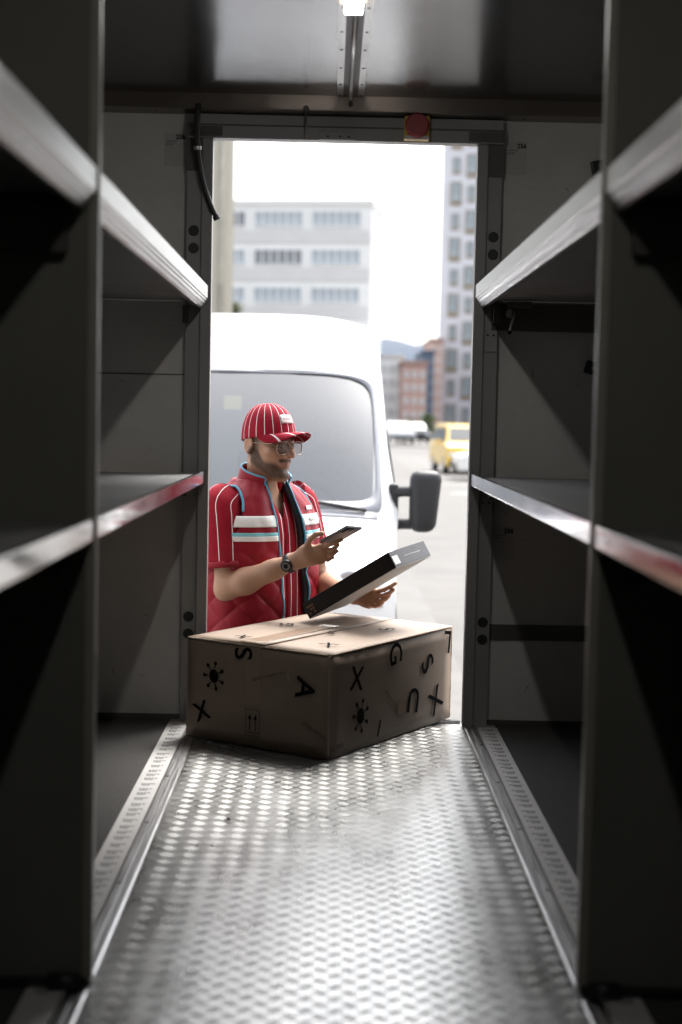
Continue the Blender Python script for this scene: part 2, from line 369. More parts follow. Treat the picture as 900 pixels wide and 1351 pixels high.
# ------------------------------------------------------------------ ceiling fittings
M_LED = mat('lamp_diffuser', (.9, .9, .9), .4, emit=((1, .97, .93), LAMP_EMIT))
for ye, lab in ((3.575, 'lit white lamp on the ceiling above the end of the screwed channel'), (1.25, 'second lit ceiling lamp, towards the cab end of the load space')):
    t = thing('ceiling_lamp', lab, 'lamp', (.032, ye-.15, ZC))
    box('housing', -.006, .074, ye-.34, ye-.012, ZC-.040, ZC-.001, M_BEAM, t, b=.004)
    box('diffuser', .013, .056, ye-.155, ye, ZC-.062, ZC-.041, M_LED, t, b=.007)
    box('end_cap', -.006, .074, ye-.34, ye-.157, ZC-.066, ZC-.041, M_BEAM, t, b=.004)
    box('end_clip', .026, .044, ye-.011, ye+.05, ZC-.022, ZC-.004, M_RAIL, t, b=.002)
t = thing('ceiling_channel', 'screwed aluminium channel leading from the ceiling lamp to the beam', 'channel', (.04, 4.3, ZC))
for x0, x1, z in ((-.002, .018, .003), (.066, .086, .003)): box('flange', x0, x1, 1.75, 4.735, ZC-z, ZC-.0005, M_RAIL, t)
box('web', .0185, .0655, 1.75, 4.735, ZC-.002, ZC-.0004, M_DARK, t)
V, F = tubevf([(.0425, 3.63, ZC-.008), (.0425, 4.735, ZC-.008)], .007, 10); mesh('conduit', V, F, M_RAIL, t, smooth=True)
for y in (3.72, 3.95, 4.14, 4.35, 4.56, 4.715):
    for x in (.008, .076): V, F = discvf((x, y, ZC-.003), .0042, (0, 0, -1), .002, 10); mesh('screw', V, F, M_BLK, t)
V, F = discvf((.043, 4.7405, 2.074), .0085, (0, -1, 0), .012, 14); tag(mesh('bump_stop', V, F, M_BLK), 'round black rubber stop on the beam below the ceiling channel', 'rubber stop')
# emergency stop
t = thing('stop_button', 'red mushroom stop button on a yellow box above the doorway', 'button', (.263, 4.79, 2.0))
box('housing', .222, .305, 4.755, 4.792, 1.968, 2.045, mat('safety_yellow', (.55, .38, .04), .45, var=.1), t, b=.004)
V, F = discvf((.263, 4.7545, 2.012), .039, (0, -1, 0), .022, 32); mesh('mushroom_head', V, F, mat('stop_red', (.30, .02, .025), .4, var=.1), t)
box('name_plate', .224, .303, 4.752, 4.7548, 1.9685, 1.979, M_STRIP, t)
V, F = tubevf([(.263, 4.77, 2.045), (.263, 4.765, 2.055)], .006, 8); mesh('cable_gland', V, F, M_BLK, t)
# hanging cable and pull cord
P = spline([at(262, 138, 4.74), at(261, 150, 4.73), at(260, 175, 4.76), at(262, 205, 4.775), at(268, 240, 4.785), at(277, 268, 4.79), at(284.5, 285, 4.79)], 40)
t = thing('hanging_cable', 'thick black cable hanging from the beam at the doorway corner', 'cable', tuple(P[0]))
tube('cable', P, np.linspace(.0105, .0085, 40), M_BLK, t, 12)
V, F = discvf(P[17], .0135, P[18]-P[17], .012, 16); mesh('clamp', V, F, M_RAIL, t)
V, F = discvf(P[-1], .0115, P[-1]-P[-2], .014, 14); mesh('end_cap', V, F, M_BLK, t)
a, b = at(404, 143, 4.735), at(404, 182, 4.785)
t = thing('pull_cord', 'thin dark cord running down from a black peg on the beam', 'cord', tuple(a))
tube('cord', [a, a*.5+b*.5+np.array([0, -.01, 0]), b], .004, M_DARK, t, 8)
V, F = discvf(a+np.array([0, .006, 0]), .0105, (0, -1, 0), .014, 14); mesh('peg', V, F, M_BLK, t)
# stickers on the rear panels (number and two lines; the square code is left out)
M_STK = mat('sticker', (.43, .415, .39), .4, var=.04)
for (px, py), lab in (((231, 197), 'small printed number sticker beside the hanging cable'), ((681, 209), 'small printed number sticker high beside the stop button'), ((664, 716), 'small printed number sticker under the lower shelf with the latch above')):
    c = at(px, py, YB-.0015); t = thing('number_sticker', lab, 'sticker', tuple(c))
    fr = frame3(c, (1, 0, 0), (0, 0, 1), (0, -1, 0))
    V, F = boxvf(-.036, .036, -.055, .055, -.001, .0004); mesh('sheet', fr(V), [f[::-1] for f in F], M_STK, t)
    V, F = textvf('256', .021, .0006); V = rot2(V, 0, .018, .040); mesh('number', fr(V+np.array([0, 0, .001])), F, M_INK, t)
    parts = []
    for (x0, x1, y) in ((-.030, .004, .024), (-.030, -.006, .014)):
        x = x0
        while x < x1: w = random.uniform(.002, .004); parts.append(boxvf(x, x+w, y, y+.005, .0004, .0009)); x += w+.0015
    V, F = join(parts); tag(mesh('small_print', fr(V), F, M_GREYINK, t), kind='stuff')
for (px, py, c, r) in ((300, 1084, (.10, .07, .03), .009),):
    d = CM @ np.array([px-PCX, -(py-PCY), -FPX]); p = np.array([0, 0, CAMH])+d*(-CAMH/d[2])
    n = 9; V = [p+np.array([0, 0, .004])]+[p+np.array([r*(1+.3*math.sin(3*k))*math.cos(2*math.pi*k/n), .6*r*math.sin(2*math.pi*k/n), .003+.004*(k % 3)]) for k in range(n)]
    tag(mesh('litter_scrap', V, [(0, 1+k, 1+(k+1) % n) for k in range(n)], mat(f'scrap{px}', c, .8, var=.3, vscale=80), solid=.0006), {300: 'dried brown leaf scrap on the tread plate floor', 515: 'pale paper scrap lying on the tread plate floor', 553: 'tan chip by the cardboard carton on the floor'}[px], 'litter')

# ------------------------------------------------------------------ cardboard carton
M_CARD = mat('cardboard', (.26, .195, .147), .6, var=.10, vscale=4, bump=.12, bscale=90, stretch=(1, 1, 3))
M_CARDIN = mat('cardboard_edge', (.30, .20, .13), .85, var=.2, vscale=60)
M_TAPE = mat('clear_parcel_tape', (.29, .215, .155), .28, var=.05, vscale=30, bump=.1, bscale=70)
CA, CW, CL, CH = .5775, .548, .7796, .318
c_, s_ = math.cos(CA), math.sin(CA)
CU = np.array([-c_, s_, 0]); CV = np.array([s_, c_, 0]); CO = np.array([.0102, 4.2812, .006])
def cw(V):
    V = np.asarray(V, float); return CO+V[:, :1]*CU+V[:, 1:2]*CV+V[:, 2:3]*np.array([0, 0, 1.])
t = thing('cardboard_carton', 'large brown cardboard carton printed with black letters and suns, on the floor plate', 'carton', tuple(CO))
# four walls as slightly bowed, thick sheets
nu, nv = 15, 9
def wall(fn, name):
    V = []; 
    for j in range(nv):
        for i in range(nu):
            a, b = i/(nu-1), j/(nv-1); bow = .004*math.sin(math.pi*a)*math.sin(math.pi*b)+.0012*mnoise.noise((a*5, b*3, len(name)))
            V.append(fn(a, b, bow))
    mesh(name, cw(V), gridf(nu, nv), M_CARD, t, smooth=True, solid=.005, off=0)
wall(lambda a, b, w: (a*CW, -w, b*CH), 'side_wall'); wall(lambda a, b, w: (-w, CL-a*CL, b*CH), 'side_wall')
wall(lambda a, b, w: (CW-a*CW, CL+w, b*CH), 'side_wall'); wall(lambda a, b, w: (CW+w, a*CL, b*CH), 'side_wall')
mesh('bottom', cw([(0, 0, 0), (CW, 0, 0), (CW, CL, 0), (0, CL, 0)]), [(0, 1, 2, 3)], M_CARD, t, solid=.004)
def flap(name, u0, u1, v0, v1, zf, m=M_CARD, th=.0045, n=12):
    V = [];
    for j in range(n):
        for i in range(n):
            a, b = i/(n-1), j/(n-1); u = u0+(u1-u0)*a; v = v0+(v1-v0)*b
            V.append((u, v, zf(a, b)+.0009*mnoise.noise((u*9, v*9, 3))))
    o = mesh(name, cw(V), gridf(n, n), m, t, smooth=True, solid=th, off=0); return o
flap('inner_flap', .004, CW-.004, .0, .26, lambda a, b: CH-.0035, M_CARDIN, .004)
flap('inner_flap', .004, CW-.004, CL-.26, CL, lambda a, b: CH-.0035, M_CARDIN, .004)
flap('top_flap', -.002, CW*.43-.003, -.002, CL+.002, lambda a, b: CH+.0035+.002*a)
flap('top_flap', CW+.002, CW*.43+.003, -.002, CL+.002, lambda a, b: CH+.0035+.006*a*(1-.5*b))
flap('packing_tape', CW*.5, CW*.62, .0, CL*.62, lambda a, b: CH+.0112+.0005, M_TAPE, .0006)
fl = frame3(cw([(CW, 0, 0)])[0], -CU, (0, 0, 1), -CV); fr_ = frame3(cw([(0, 0, 0)])[0], CV, (0, 0, 1), -CU)
ftop = frame3(cw([(CW, 0, CH)])[0], -CU, CV, (0, 0, 1))
def prt(f, V, F, out, name='printed_letter', m=M_INK):
    V = np.array(V, float); V[:, 2] = out+V[:, 2]; return mesh(name, f(V), F, m, t)
def sunvf(r):
    parts = []; n = 20
    parts.append((np.array([(r*.42*math.cos(2*math.pi*k/n), r*.52*math.sin(2*math.pi*k/n), 0) for k in range(n)]), [tuple(range(n))]))
    for k in range(7):
        a = 2*math.pi*k/7+.3; c = np.array([.86*r*math.cos(a), .98*r*math.sin(a)]); q = .15*r
        parts.append((np.array([(c[0]+q*math.cos(2*math.pi*i/8), c[1]+q*math.sin(2*math.pi*i/8), 0) for i in range(8)]), [tuple(range(8))]))
        a2 = np.array([.5*r*math.cos(a), .6*r*math.sin(a)]); d = (c-a2)/np.linalg.norm(c-a2); w = np.array([-d[1], d[0]])*.05*r
        parts.append((np.array([(*(a2-w), 0), (*(c-w), 0), (*(c+w), 0), (*(a2+w), 0)]), [(0, 1, 2, 3)]))
    return join(parts)
OUT = .0078
def letter(f, s, W, x, tdown, H, size, ang, bold=.004):
    V, F = textvf(s, size, bold, .0002); V = rot2(V, ang, x*W, H*(1-tdown)); prt(f, V, F, OUT)
letter(fl, 'X', CW, .12, .73, CH, .085, 22, .0012); letter(fl, 'S', CW, .425, .075, CH, .095, 95, .0012); letter(fl, 'A', CW, .845, .34, CH, .098, -98, .0014)
V, F = sunvf(.043); prt(fl, rot2(V, 10, .205*CW, .655*CH), F, OUT, 'printed_sun')
letter(fr_, 'X', CL, .19, .29, CH, .105, -8, .0012); letter(fr_, 'G', CL, .49, .13, CH, .11, -82, .0012); letter(fr_, 'S', CL, .765, .33, CH, .115, -62, .0012)
letter(fr_, 'L', CL, .95, .13, CH, .11, 172, .0012); letter(fr_, 'U', CL, .655, .66, CH, .115, 170, .0012); letter(fr_, 'X', CL, .855, .76, CH, .12, 28, .0012)
letter(fr_, 'I', CL, .37, .86, CH, .075, -18, .0012)
V, F = sunvf(.05); prt(fr_, rot2(V, 5, .225*CL, .335*CH), F, OUT, 'printed_sun')
for f, W, x, td, sz, ang in ((ftop, CW, .30, .10, .06, 60), (ftop, CW, .62, .42, .07, 20), (ftop, CW, .22, .5, .07, 120), (ftop, CW, .80, .66, .08, -30), (ftop, CW, .85, .16, .07, 75)):
    V, F = textvf(random.choice('XSGA'), sz, .0008, .0002); V = rot2(V, ang, x*W, td*CL); prt(f, V, F, .0135)
M_WORN = mat('worn_card_edge', (.36, .28, .215), .85, var=.2, vscale=40)
for a, b in (((0, 0, .004), (0, 0, CH+.002)), ((CW, 0, .004), (CW, 0, CH)), ((0, CL, .004), (0, CL, CH)), ((.004, -.002, CH+.002), (CW-.004, -.002, CH+.003)), ((-.002, .004, CH+.002), (-.002, CL-.004, CH+.003))):
    P = cw([tuple(np.array(a)+(np.array(b)-np.array(a))*q) for q in np.linspace(0, 1, 30)]); P = P+np.array([[.0009*mnoise.noise((k*.9, a[0]*7, a[1]*5+2)), .0009*mnoise.noise((k*.7, 4, a[0])), 0] for k in range(30)])
    tube('worn_edge', P, [.0034+.0009*mnoise.noise((k*1.3, a[1], 9)) for k in range(30)], M_WORN, t, 8)
# this-way-up mark
parts = []
for q in (-1, 1):
    parts.append((np.array([(q*.011-.0015, -.026, 0), (q*.011+.0015, -.026, 0), (q*.011+.0015, .012, 0), (q*.011-.0015, .012, 0)]), [(0, 1, 2, 3)]))
    parts.append((np.array([(q*.011-.0065, .010, 0), (q*.011+.0065, .010, 0), (q*.011, .027, 0)]), [(0, 1, 2)]))
w, h, k = .028, .042, .0014
for a in ((-w, w, -h, -h+k), (-w, w, h-k, h), (-w, -w+k, -h, h), (w-k, w, -h, h), (-w+.003, w-.003, -.033, -.031)):
    parts.append((np.array([(a[0], a[2], 0), (a[1], a[2], 0), (a[1], a[3], 0), (a[0], a[3], 0)]), [(0, 1, 2, 3)]))
V, F = join(parts); V[:, 0] += .49*CW; V[:, 1] += .245*CH; prt(fl, V, F, OUT, 'upright_mark')
V, F = boxvf(.03*CL, .10*CL, .075*CH, .125*CH, 0, .0002); prt(fr_, V, F, OUT-.0016, 'small_label', mat('faded_print', (.10, .075, .06), .7, var=.3, vscale=90))
for f, W, x0, x1, z0, z1, m in ((fl, CW, .44, .535, .42, 1.0, M_TAPE), (fr_, CL, .52, .60, .22, .38, M_TAPE)):
    V = [(x0*W+(x1-x0)*W*i/5, CH*(z0+(z1-z0)*j/5), .0003*mnoise.noise((i, j, 1))) for j in range(6) for i in range(6)]
    prt(f, V, gridf(6, 6), OUT-.0012, 'packing_tape', m)
M_SCUFF = mat('carton_scuff', (.22, .15, .105), .8, var=.3, vscale=50)
for f, W, x0, y0, x1, y1 in ((fl, CW, .48, .67, .72, .80), (fl, CW, .83, .33, 1.0, .20), (fr_, CL, .42, .52, .53, .26)):
    a = np.array([x0*W, y0*CH]); b = np.array([x1*W, y1*CH]); d = b-a; d /= np.linalg.norm(d); w = np.array([-d[1], d[0]])*.006
    V = [(*(a-w), 0), (*(b-w*.4), 0), (*(b+w*.4), 0), (*(a+w), 0)]; prt(f, V, [(0, 1, 2, 3)], OUT-.0005, 'scuff_mark', M_SCUFF)

# ------------------------------------------------------------------ flat black parcel leaning on the carton
PB = np.array([-.0614, 4.9513, .3405]); PU = np.array([.6883, -.5263, .4993]); PV = np.array([.5556, .825, .1037]); PW = np.array([-.4665, .206, .8602])
PL, PWD, PT_ = .4205, .2344, .0602
def pw(V): V = np.asarray(V, float); return PB+V[:, :1]*PU+V[:, 1:2]*PV+V[:, 2:3]*PW
t = thing('flat_parcel', 'flat black parcel box with a grey end, tilted in the hand over the carton', 'parcel', tuple(PB))
M_PBLK = mat('black_card', (.009, .008, .008), .6, spec=.2, var=.2, vscale=15, bump=.05, bscale=200); M_PGREY = mat('grey_card', (.055, .055, .062), .42, var=.12, vscale=15)
M_PLIGHT = mat('light_card', (.50, .48, .46), .5, var=.06, vscale=10); M_WHITE = mat('white_label', (.8, .8, .8), .5, var=.03)
V, F = boxvf(0, PL-.002, 0, PWD, .002, PT_, .002); mesh('sleeve', pw(V), F, M_PBLK, t)
V, F = boxvf(PL-.0015, PL, .001, PWD-.001, .003, PT_-.001); mesh('end_panel', pw(V), F, M_PGREY, t)
V, F = boxvf(.0, PL-.001, .001, PWD-.001, 0, .0018); mesh('underside', pw(V), F, M_PLIGHT, t)
fe = frame3(pw([(PL, 0, 0)])[0], PV, PW, PU)
V, F = boxvf(.006, .040, .012, .042, .0002, .0006); mesh('address_label', fe(V), F, M_WHITE, t)
for y, x0, x1, hh in ((.030, .08, .18, .003), (.048, .145, .175, .006)):
    parts = []; x = x0
    while x < x1: w = random.uniform(.003, .007); parts.append(boxvf(x, x+w, y, y+hh, .0002, .0005)); x += w+.002
    V, F = join(parts); mesh('printed_line', fe(V), F, M_PLIGHT if hh < .005 else M_GREYINK, t)
fs = frame3(pw([(0, 0, 0)])[0], PU, PW, -PV)
parts = []
for i in range(3):
    for j in range(3): 
        if (i+j) != 1: parts.append(boxvf(.012+i*.011, .020+i*.011, .012+j*.012, .019+j*.012, .0002, .0005))
V, F = join(parts); mesh('printed_mark', fs(V), F, mat('copper_print', (.16, .06, .03), .4, var=.2), t)

# ------------------------------------------------------------------ the courier
GZ = -.72
TH = R(45); P0 = np.array([-.258, 5.32, GZ]); ct, st = math.cos(TH), math.sin(TH)
RZ = np.array([[ct, -st, 0], [st, ct, 0], [0, 0, 1]])
def toL(w): return (np.asarray(w, float)-P0) @ RZ          # world -> person frame
person = thing('person', 'courier in red quilted vest, striped cap and glasses, reading a phone behind the carton', 'person', tuple(P0), TH)
HS = 1.05; HC = np.array([.0, -.038, 1.667]); al, ya = R(4.5), R(2)
RX = np.array([[1, 0, 0], [0, math.cos(al), -math.sin(al)], [0, math.sin(al), math.cos(al)]]); RY = np.array([[math.cos(ya), -math.sin(ya), 0], [math.sin(ya), math.cos(ya), 0], [0, 0, 1]])
RH = RY @ RX
def hl(V): return np.asarray(V, float)*HS @ RH.T + HC        # head frame -> person frame
def toH(V): return (np.asarray(V, float)-HC) @ RH/HS
# --- torso cross-sections (outside of the vest)
TZ = np.array([.86, .95, 1.05, 1.15, 1.25, 1.33, 1.39, 1.44, 1.475, 1.50, 1.52, 1.54])
TA = np.array([.236, .236, .234, .236, .242, .244, .238, .218, .188, .152, .118, .094])
TB = np.array([.176, .176, .172, .168, .166, .160, .148, .128, .112, .100, .090, .084])
NS = 2.3
def sec(z): return np.interp(z, TZ, TA), np.interp(z, TZ, TB)
def S(phi, z, ins=0.):
    a, b = sec(z); a = a-ins; b = b-ins; s, c = np.sin(phi), np.cos(phi)
    return np.stack([a*np.sign(s)*np.abs(s)**(2/NS), -b*np.sign(c)*np.abs(c)**(2/NS), z+0*phi], -1)
def phix(x, z, ins=0.):
    a = sec(z)[0]-ins; return np.arcsin(np.clip(np.abs(x)/a, 0, 1)**(NS/2))*np.sign(x)
XRO = lambda z: -np.interp(z, [.86, 1.1, 1.3, 1.44, 1.54], [.036, .044, .056, .058, .052])
XLO = lambda z: np.interp(z, [.86, 1.1, 1.3, 1.44, 1.54], [.115, .100, .078, .064, .052])
SHR, SHL = np.array([-.187, 0, 1.437]), np.array([.187, 0, 1.437])
ELR, WRR = toL(at(299, 777, 5.13)), toL(at(385, 742, 5.02))
ELL, WRL = toL((-.035, 5.455, .415)), toL(at(468, 786, 5.20))

# --- body surface from a distance field
import openvdb
h = .003; LO = np.array([-.36, -.56, .90]); N = (np.array([.42, .26, 1.80])-LO)/h; N = N.astype(int)+1
fld = np.full(N, .02, np.float32)
def smin(a, b, k): q = np.maximum(k-np.abs(a-b), 0)/k; return np.minimum(a, b)-q*q*k*.25
def region(c0, c1, pad):
    i0 = np.clip(((np.minimum(c0, c1)-pad-LO)/h).astype(int), 0, N-1); i1 = np.clip(((np.maximum(c0, c1)+pad-LO)/h).astype(int)+2, 1, N)
    sl = tuple(slice(a, b) for a, b in zip(i0, i1)); ax = [LO[k]+h*np.arange(i0[k], i1[k]) for k in range(3)]
    return sl, np.stack(np.meshgrid(*ax, indexing='ij'), -1)
def d_cone(p, a, b, ra, rb):
    ab = b-a; tt = np.clip(((p-a) @ ab)/(ab @ ab), 0, 1); return np.linalg.norm(p-(a+tt[..., None]*ab), axis=-1)-(ra+(rb-ra)*tt)
def d_ell(p, c, r): q = (p-np.array(c))/np.array(r); k0 = np.linalg.norm(q, axis=-1); k1 = np.linalg.norm(q/np.array(r), axis=-1)+1e-9; return k0*(k0-1)/k1
def cone(a, b, ra, rb, k=.012):
    a, b = np.asarray(a, float), np.asarray(b, float); sl, p = region(a, b, max(ra, rb)+k+.02); fld[sl] = smin(fld[sl], d_cone(p, a, b, ra, rb), k)
def ell(c, r, k=.02):
    c = np.asarray(c, float); r = np.asarray(r, float); sl, p = region(c-r, c+r, k+.02); fld[sl] = smin(fld[sl], d_ell(p, c, r), k)
ell((0, .0, 1.22), (.178, .118, .25)); ell((0, -.01, 1.38), (.13, .082, .12)); ell((0, 0, 1.0), (.16, .115, .13))
cone((-.14, 0, 1.43), (.14, 0, 1.43), .05, .05, .03)
cone((0, .0, 1.42), HC+np.array([0, .032, -.05]), .062, .053, .03)
for SH, EL, WR_, sg in ((SHR, ELR, WRR, -1), (SHL, ELL, WRL, 1)):
    cone(SH, EL, .052, .042, .02)
    d = WR_-EL; m1 = EL+d*.3
    cone(EL, m1, .043, .046, .02); cone(m1, EL+d*.75, .046, .034, .02); cone(EL+d*.7, WR_, .035, .028, .02)
def hand(W, pts, radii, palm_r):
    for q, rr in zip(pts, radii):
        q = [toL(at(*x)) for x in q]
        cone(W, q[0], .022, palm_r, .016)
        for i in range(len(q)-1): cone(q[i], q[i+1], rr*(1-.07*i), rr*(1-.07*(i+1)), .0022)
RF = [[(403, 724, 4.955), (410, 711, 4.93), (417, 705, 4.91), (425, 704, 4.895)], [(424, 722, 4.93), (437, 718, 4.905), (444, 715, 4.90), (451, 712, 4.895)], [(428, 727, 4.94), (439, 725, 4.915), (446, 719, 4.91)],
      [(428, 733, 4.95), (438, 732, 4.925), (445, 727, 4.92)], [(424, 738, 4.965), (433, 739, 4.945), (439, 735, 4.94)]]
hand(WRR, RF, [.011, .0086, .0088, .0084, .0076], .0155)
ell(toL(at(409, 731, 4.968)), (.034, .034, .03), .02)
LF = [[(480, 784, 5.13), (486, 775, 5.09), (493, 768, 5.075)], [(496, 781, 5.10), (507, 778, 5.06), (515, 774, 5.045), (522, 769.5, 5.04)], [(495, 787, 5.10), (506, 786, 5.06), (514, 782.5, 5.045), (519, 778, 5.04)],
      [(492, 793, 5.105), (502, 793.5, 5.07), (509, 790.5, 5.055), (513.5, 786, 5.05)], [(487, 798, 5.11), (495, 800, 5.085), (501, 798.5, 5.07), (505.5, 794.5, 5.065)]]
hand(WRL, LF, [.0115, .0086, .0088, .0084, .0076], .0145)
ell(toL(at(483, 789, 5.135)), (.03, .03, .026), .02)
# head, in its own frame
sl, p = region(HC-.14, HC+.15, .02); q = toH(p); ax = np.abs(q[..., 0]); qs = np.stack([ax, q[..., 1], q[..., 2]], -1)
A_ = lambda *v: np.array(v, float)
H = d_ell(q, (0, .014, .035), (.077, .098, .088))
H = smin(H, d_ell(q, (0, -.028, -.035), (.063, .068, .082)), .03)
H = smin(H, d_cone(qs, A_(.045, .002, -.066), A_(.011, -.074, -.107), .021, .020), .025)
H = smin(H, d_cone(qs, A_(.057, .01, -.02), A_(.045, .002, -.066), .02, .02), .02)
H = smin(H, d_ell(qs, (.043, -.062, -.022), (.022, .020, .018)), .02)
H = smin(H, d_cone(qs, A_(.008, -.088, .021), A_(.045, -.070, .022), .011, .009), .012)
H = -smin(-H, d_ell(qs, (.031, -.102, .001), (.018, .016, .0105)), .012)
H = smin(H, d_ell(qs, (.031, -.074, .001), (.0145, .0135, .0125)), .003)
H = smin(H, d_cone(q, A_(0, -.090, .012), A_(0, -.121, -.028), .0080, .0118), .010)
H = smin(H, d_ell(qs, (.0125, -.104, -.032), (.009, .011, .008)), .006)
H = smin(H, d_ell(q, (0, -.086, -.053), (.026, .0155, .018)), .012)
H = smin(H, d_cone(qs, A_(0, -.0985, -.0585), A_(.019, -.0885, -.063), .0050, .003), .006)
H = smin(H, d_cone(qs, A_(0, -.0965, -.0705), A_(.016, -.0885, -.0685), .0058, .0035), .006)
H = -smin(-H, d_cone(qs, A_(0, -.108, -.0645), A_(.022, -.098, -.065), .003, .002), .003)
H = smin(H, d_ell(q, (0, -.083, -.107), (.020, .016, .016)), .015)
E_ = d_ell(qs, (.080, .016, -.006), (.011, .022, .033)); E_ = -smin(-E_, d_ell(qs, (.090, .013, -.004), (.007, .013, .022)), .005); H = smin(H, E_, .006)
fld[sl] = smin(fld[sl], H*HS, .02)
np.clip(fld, -.012, .012, out=fld)
g = openvdb.FloatGrid(.012); g.copyFromArray(fld); pts, quads = g.convertToQuads(0.0)
BV = LO+np.asarray(pts, float)*h; BF = [tuple(int(i) for i in f[::-1]) for f in quads]
del fld
# colouring of the skin itself: beard, brows, lips, cropped hair
def ss(a, b, x): tt = np.clip((x-a)/(b-a), 0, 1); return tt*tt*(3-2*tt)
Q = toH(BV); X_, Y_, Z_ = np.abs(Q[:, 0]), Q[:, 1], Q[:, 2]
head = ss(-.20, -.16, Z_)*(np.linalg.norm(Q, axis=1) < .19)
line = -.058+.050*ss(-.05, -.006, Y_)-.016*ss(.040, .008, X_)*ss(-.03, -.07, Y_)
beard = ss(.008, -.014, Z_-line)*ss(.022, .004, Y_)*ss(-.130, -.106, Z_-.6*np.clip(Y_+.07, 0, 1))
must = ss(.034, .026, X_)*ss(-.061, -.056, Z_)*ss(-.043, -.048, Z_)*ss(-.07, -.08, Y_)
lips = ss(.0235, .019, X_)*ss(-.0785, -.075, Z_)*ss(-.0545, -.058, Z_)*ss(-.082, -.088, Y_)
beard = np.clip(np.maximum(beard*.95, must*.95), 0, 1)*(1-lips)
bz = .022+.004*np.sin(np.clip((X_-.012)/.04, 0, 1)*3.1)
brow = ss(.006, .003, np.abs(Z_-bz))*ss(.010, .014, X_)*ss(.054, .046, X_)*(Y_ < -.055)
hair = np.maximum(ss(-.004, .012, Y_)*ss(.030, .042, Y_*.0+Z_+.02+.0*X_), ss(.035, .05, Y_)*ss(-.07, -.045, Z_))
hair = np.maximum(hair, ss(-.035, -.012, Y_)*ss(.012, .002, Y_)*ss(-.045, -.01, Z_)*ss(.058, .066, X_)*.8)
ear = (X_ > .072) & (np.abs(Z_+.006) < .04) & (Y_ < .045) & (Y_ > -.012)
hair = np.where(ear & (X_ > .079), 0, hair)
nz = np.array([mnoise.noise(v*260) for v in map(Vector, BV)])*.5+.5
skin = np.array([.47, .275, .185]); cB = np.array([.045, .027, .018]); cL = np.array([.33, .14, .11])
C = np.tile(skin, (len(BV), 1))*(1+.05*(nz-.5))[:, None]
red = np.exp(-((X_-.03)**2+(Z_+.03)**2)/.0009)*(Y_ < -.03)*.3+np.exp(-(X_**2+(Z_+.028)**2)/.0003)*(Y_ < -.09)*.3
C = C*(1-red[:, None]*head[:, None])+np.array([.46, .21, .15])*red[:, None]*head[:, None]
def blend(C, m, c): m = np.clip(m*head, 0, 1)[:, None]; return C*(1-m)+c*m
C = blend(C, lips*.6, cL); C = blend(C, beard*(.72+.36*nz), cB); C = blend(C, hair*(.8+.2*nz), cB*.7); C = blend(C, brow, cB*.6)
M_SKIN = mat('skin', (.55, .33, .22), .5, bump=.10, bscale=220, spec=.35); nt = M_SKIN.node_tree; ca_ = nt.nodes.new('ShaderNodeVertexColor'); ca_.layer_name = 'Col'; nt.links.new(ca_.outputs[0], nt.nodes['Principled BSDF'].inputs['Base Color'])
pb = nt.nodes['Principled BSDF']; pb.inputs['Subsurface Weight'].default_value = .12; pb.inputs['Subsurface Radius'].default_value = (.01, .004, .002); pb.inputs['Subsurface Scale'].default_value = .6
ob = mesh('body', BV, BF, M_SKIN, person, smooth=True, local=True)
at_ = ob.data.color_attributes.new('Col', 'FLOAT_COLOR', 'POINT'); at_.data.foreach_set('color', np.c_[C, np.ones(len(C))].ravel())

# --- shirt, vest, collar
RED = (.27, .007, .019); DRED = (.26, .006, .018); STRIPE = (.85, .78, .78)
M_SHIRT = striped('red_striped_polo', DRED, STRIPE, 1., .075)
M_SLEEVE = striped('red_striped_sleeve', DRED, STRIPE, 9., .055)
M_CUFF = mat('red_rib_cuff', DRED, .85, var=.1, vscale=30, bump=.3, bscale=400)
M_VEST = mat('red_quilted_nylon', RED, .5, var=.10, vscale=12, bump=.06, bscale=300, spec=.3)
M_PIPE = mat('blue_piping', (.08, .32, .47), .55, var=.05); M_BAND = mat('white_band', (.82, .81, .79), .5, var=.03); M_BLUEB = mat('pale_blue_band', (.22, .55, .62), .5, var=.03)
M_NAVY = mat('navy_lining', (.008, .008, .016), .6, var=.2)
nz_ = 70; nph = 120; zs = np.linspace(.90, 1.525, nz_); V = []; U = []
for z in zs:
    vw = max(.0005, (z-1.385)*.42); f0 = phix(vw, z, .024); ph = np.linspace(f0, 2*math.pi-f0, nph)
    pp = S(ph, z, .024); w = np.array([.007*mnoise.noise((x*16, z*6, 5)) for x in pp[:, 0]]); pp[:, 1] += w; V.append(pp); U.append(np.stack([pp[:, 0]/.036+.32+.0*z, ph*0+z], -1))
mesh('shirt', np.concatenate(V), gridf(nph, nz_), M_SHIRT, person, smooth=True, local=True, uv=np.concatenate(U), solid=.003)
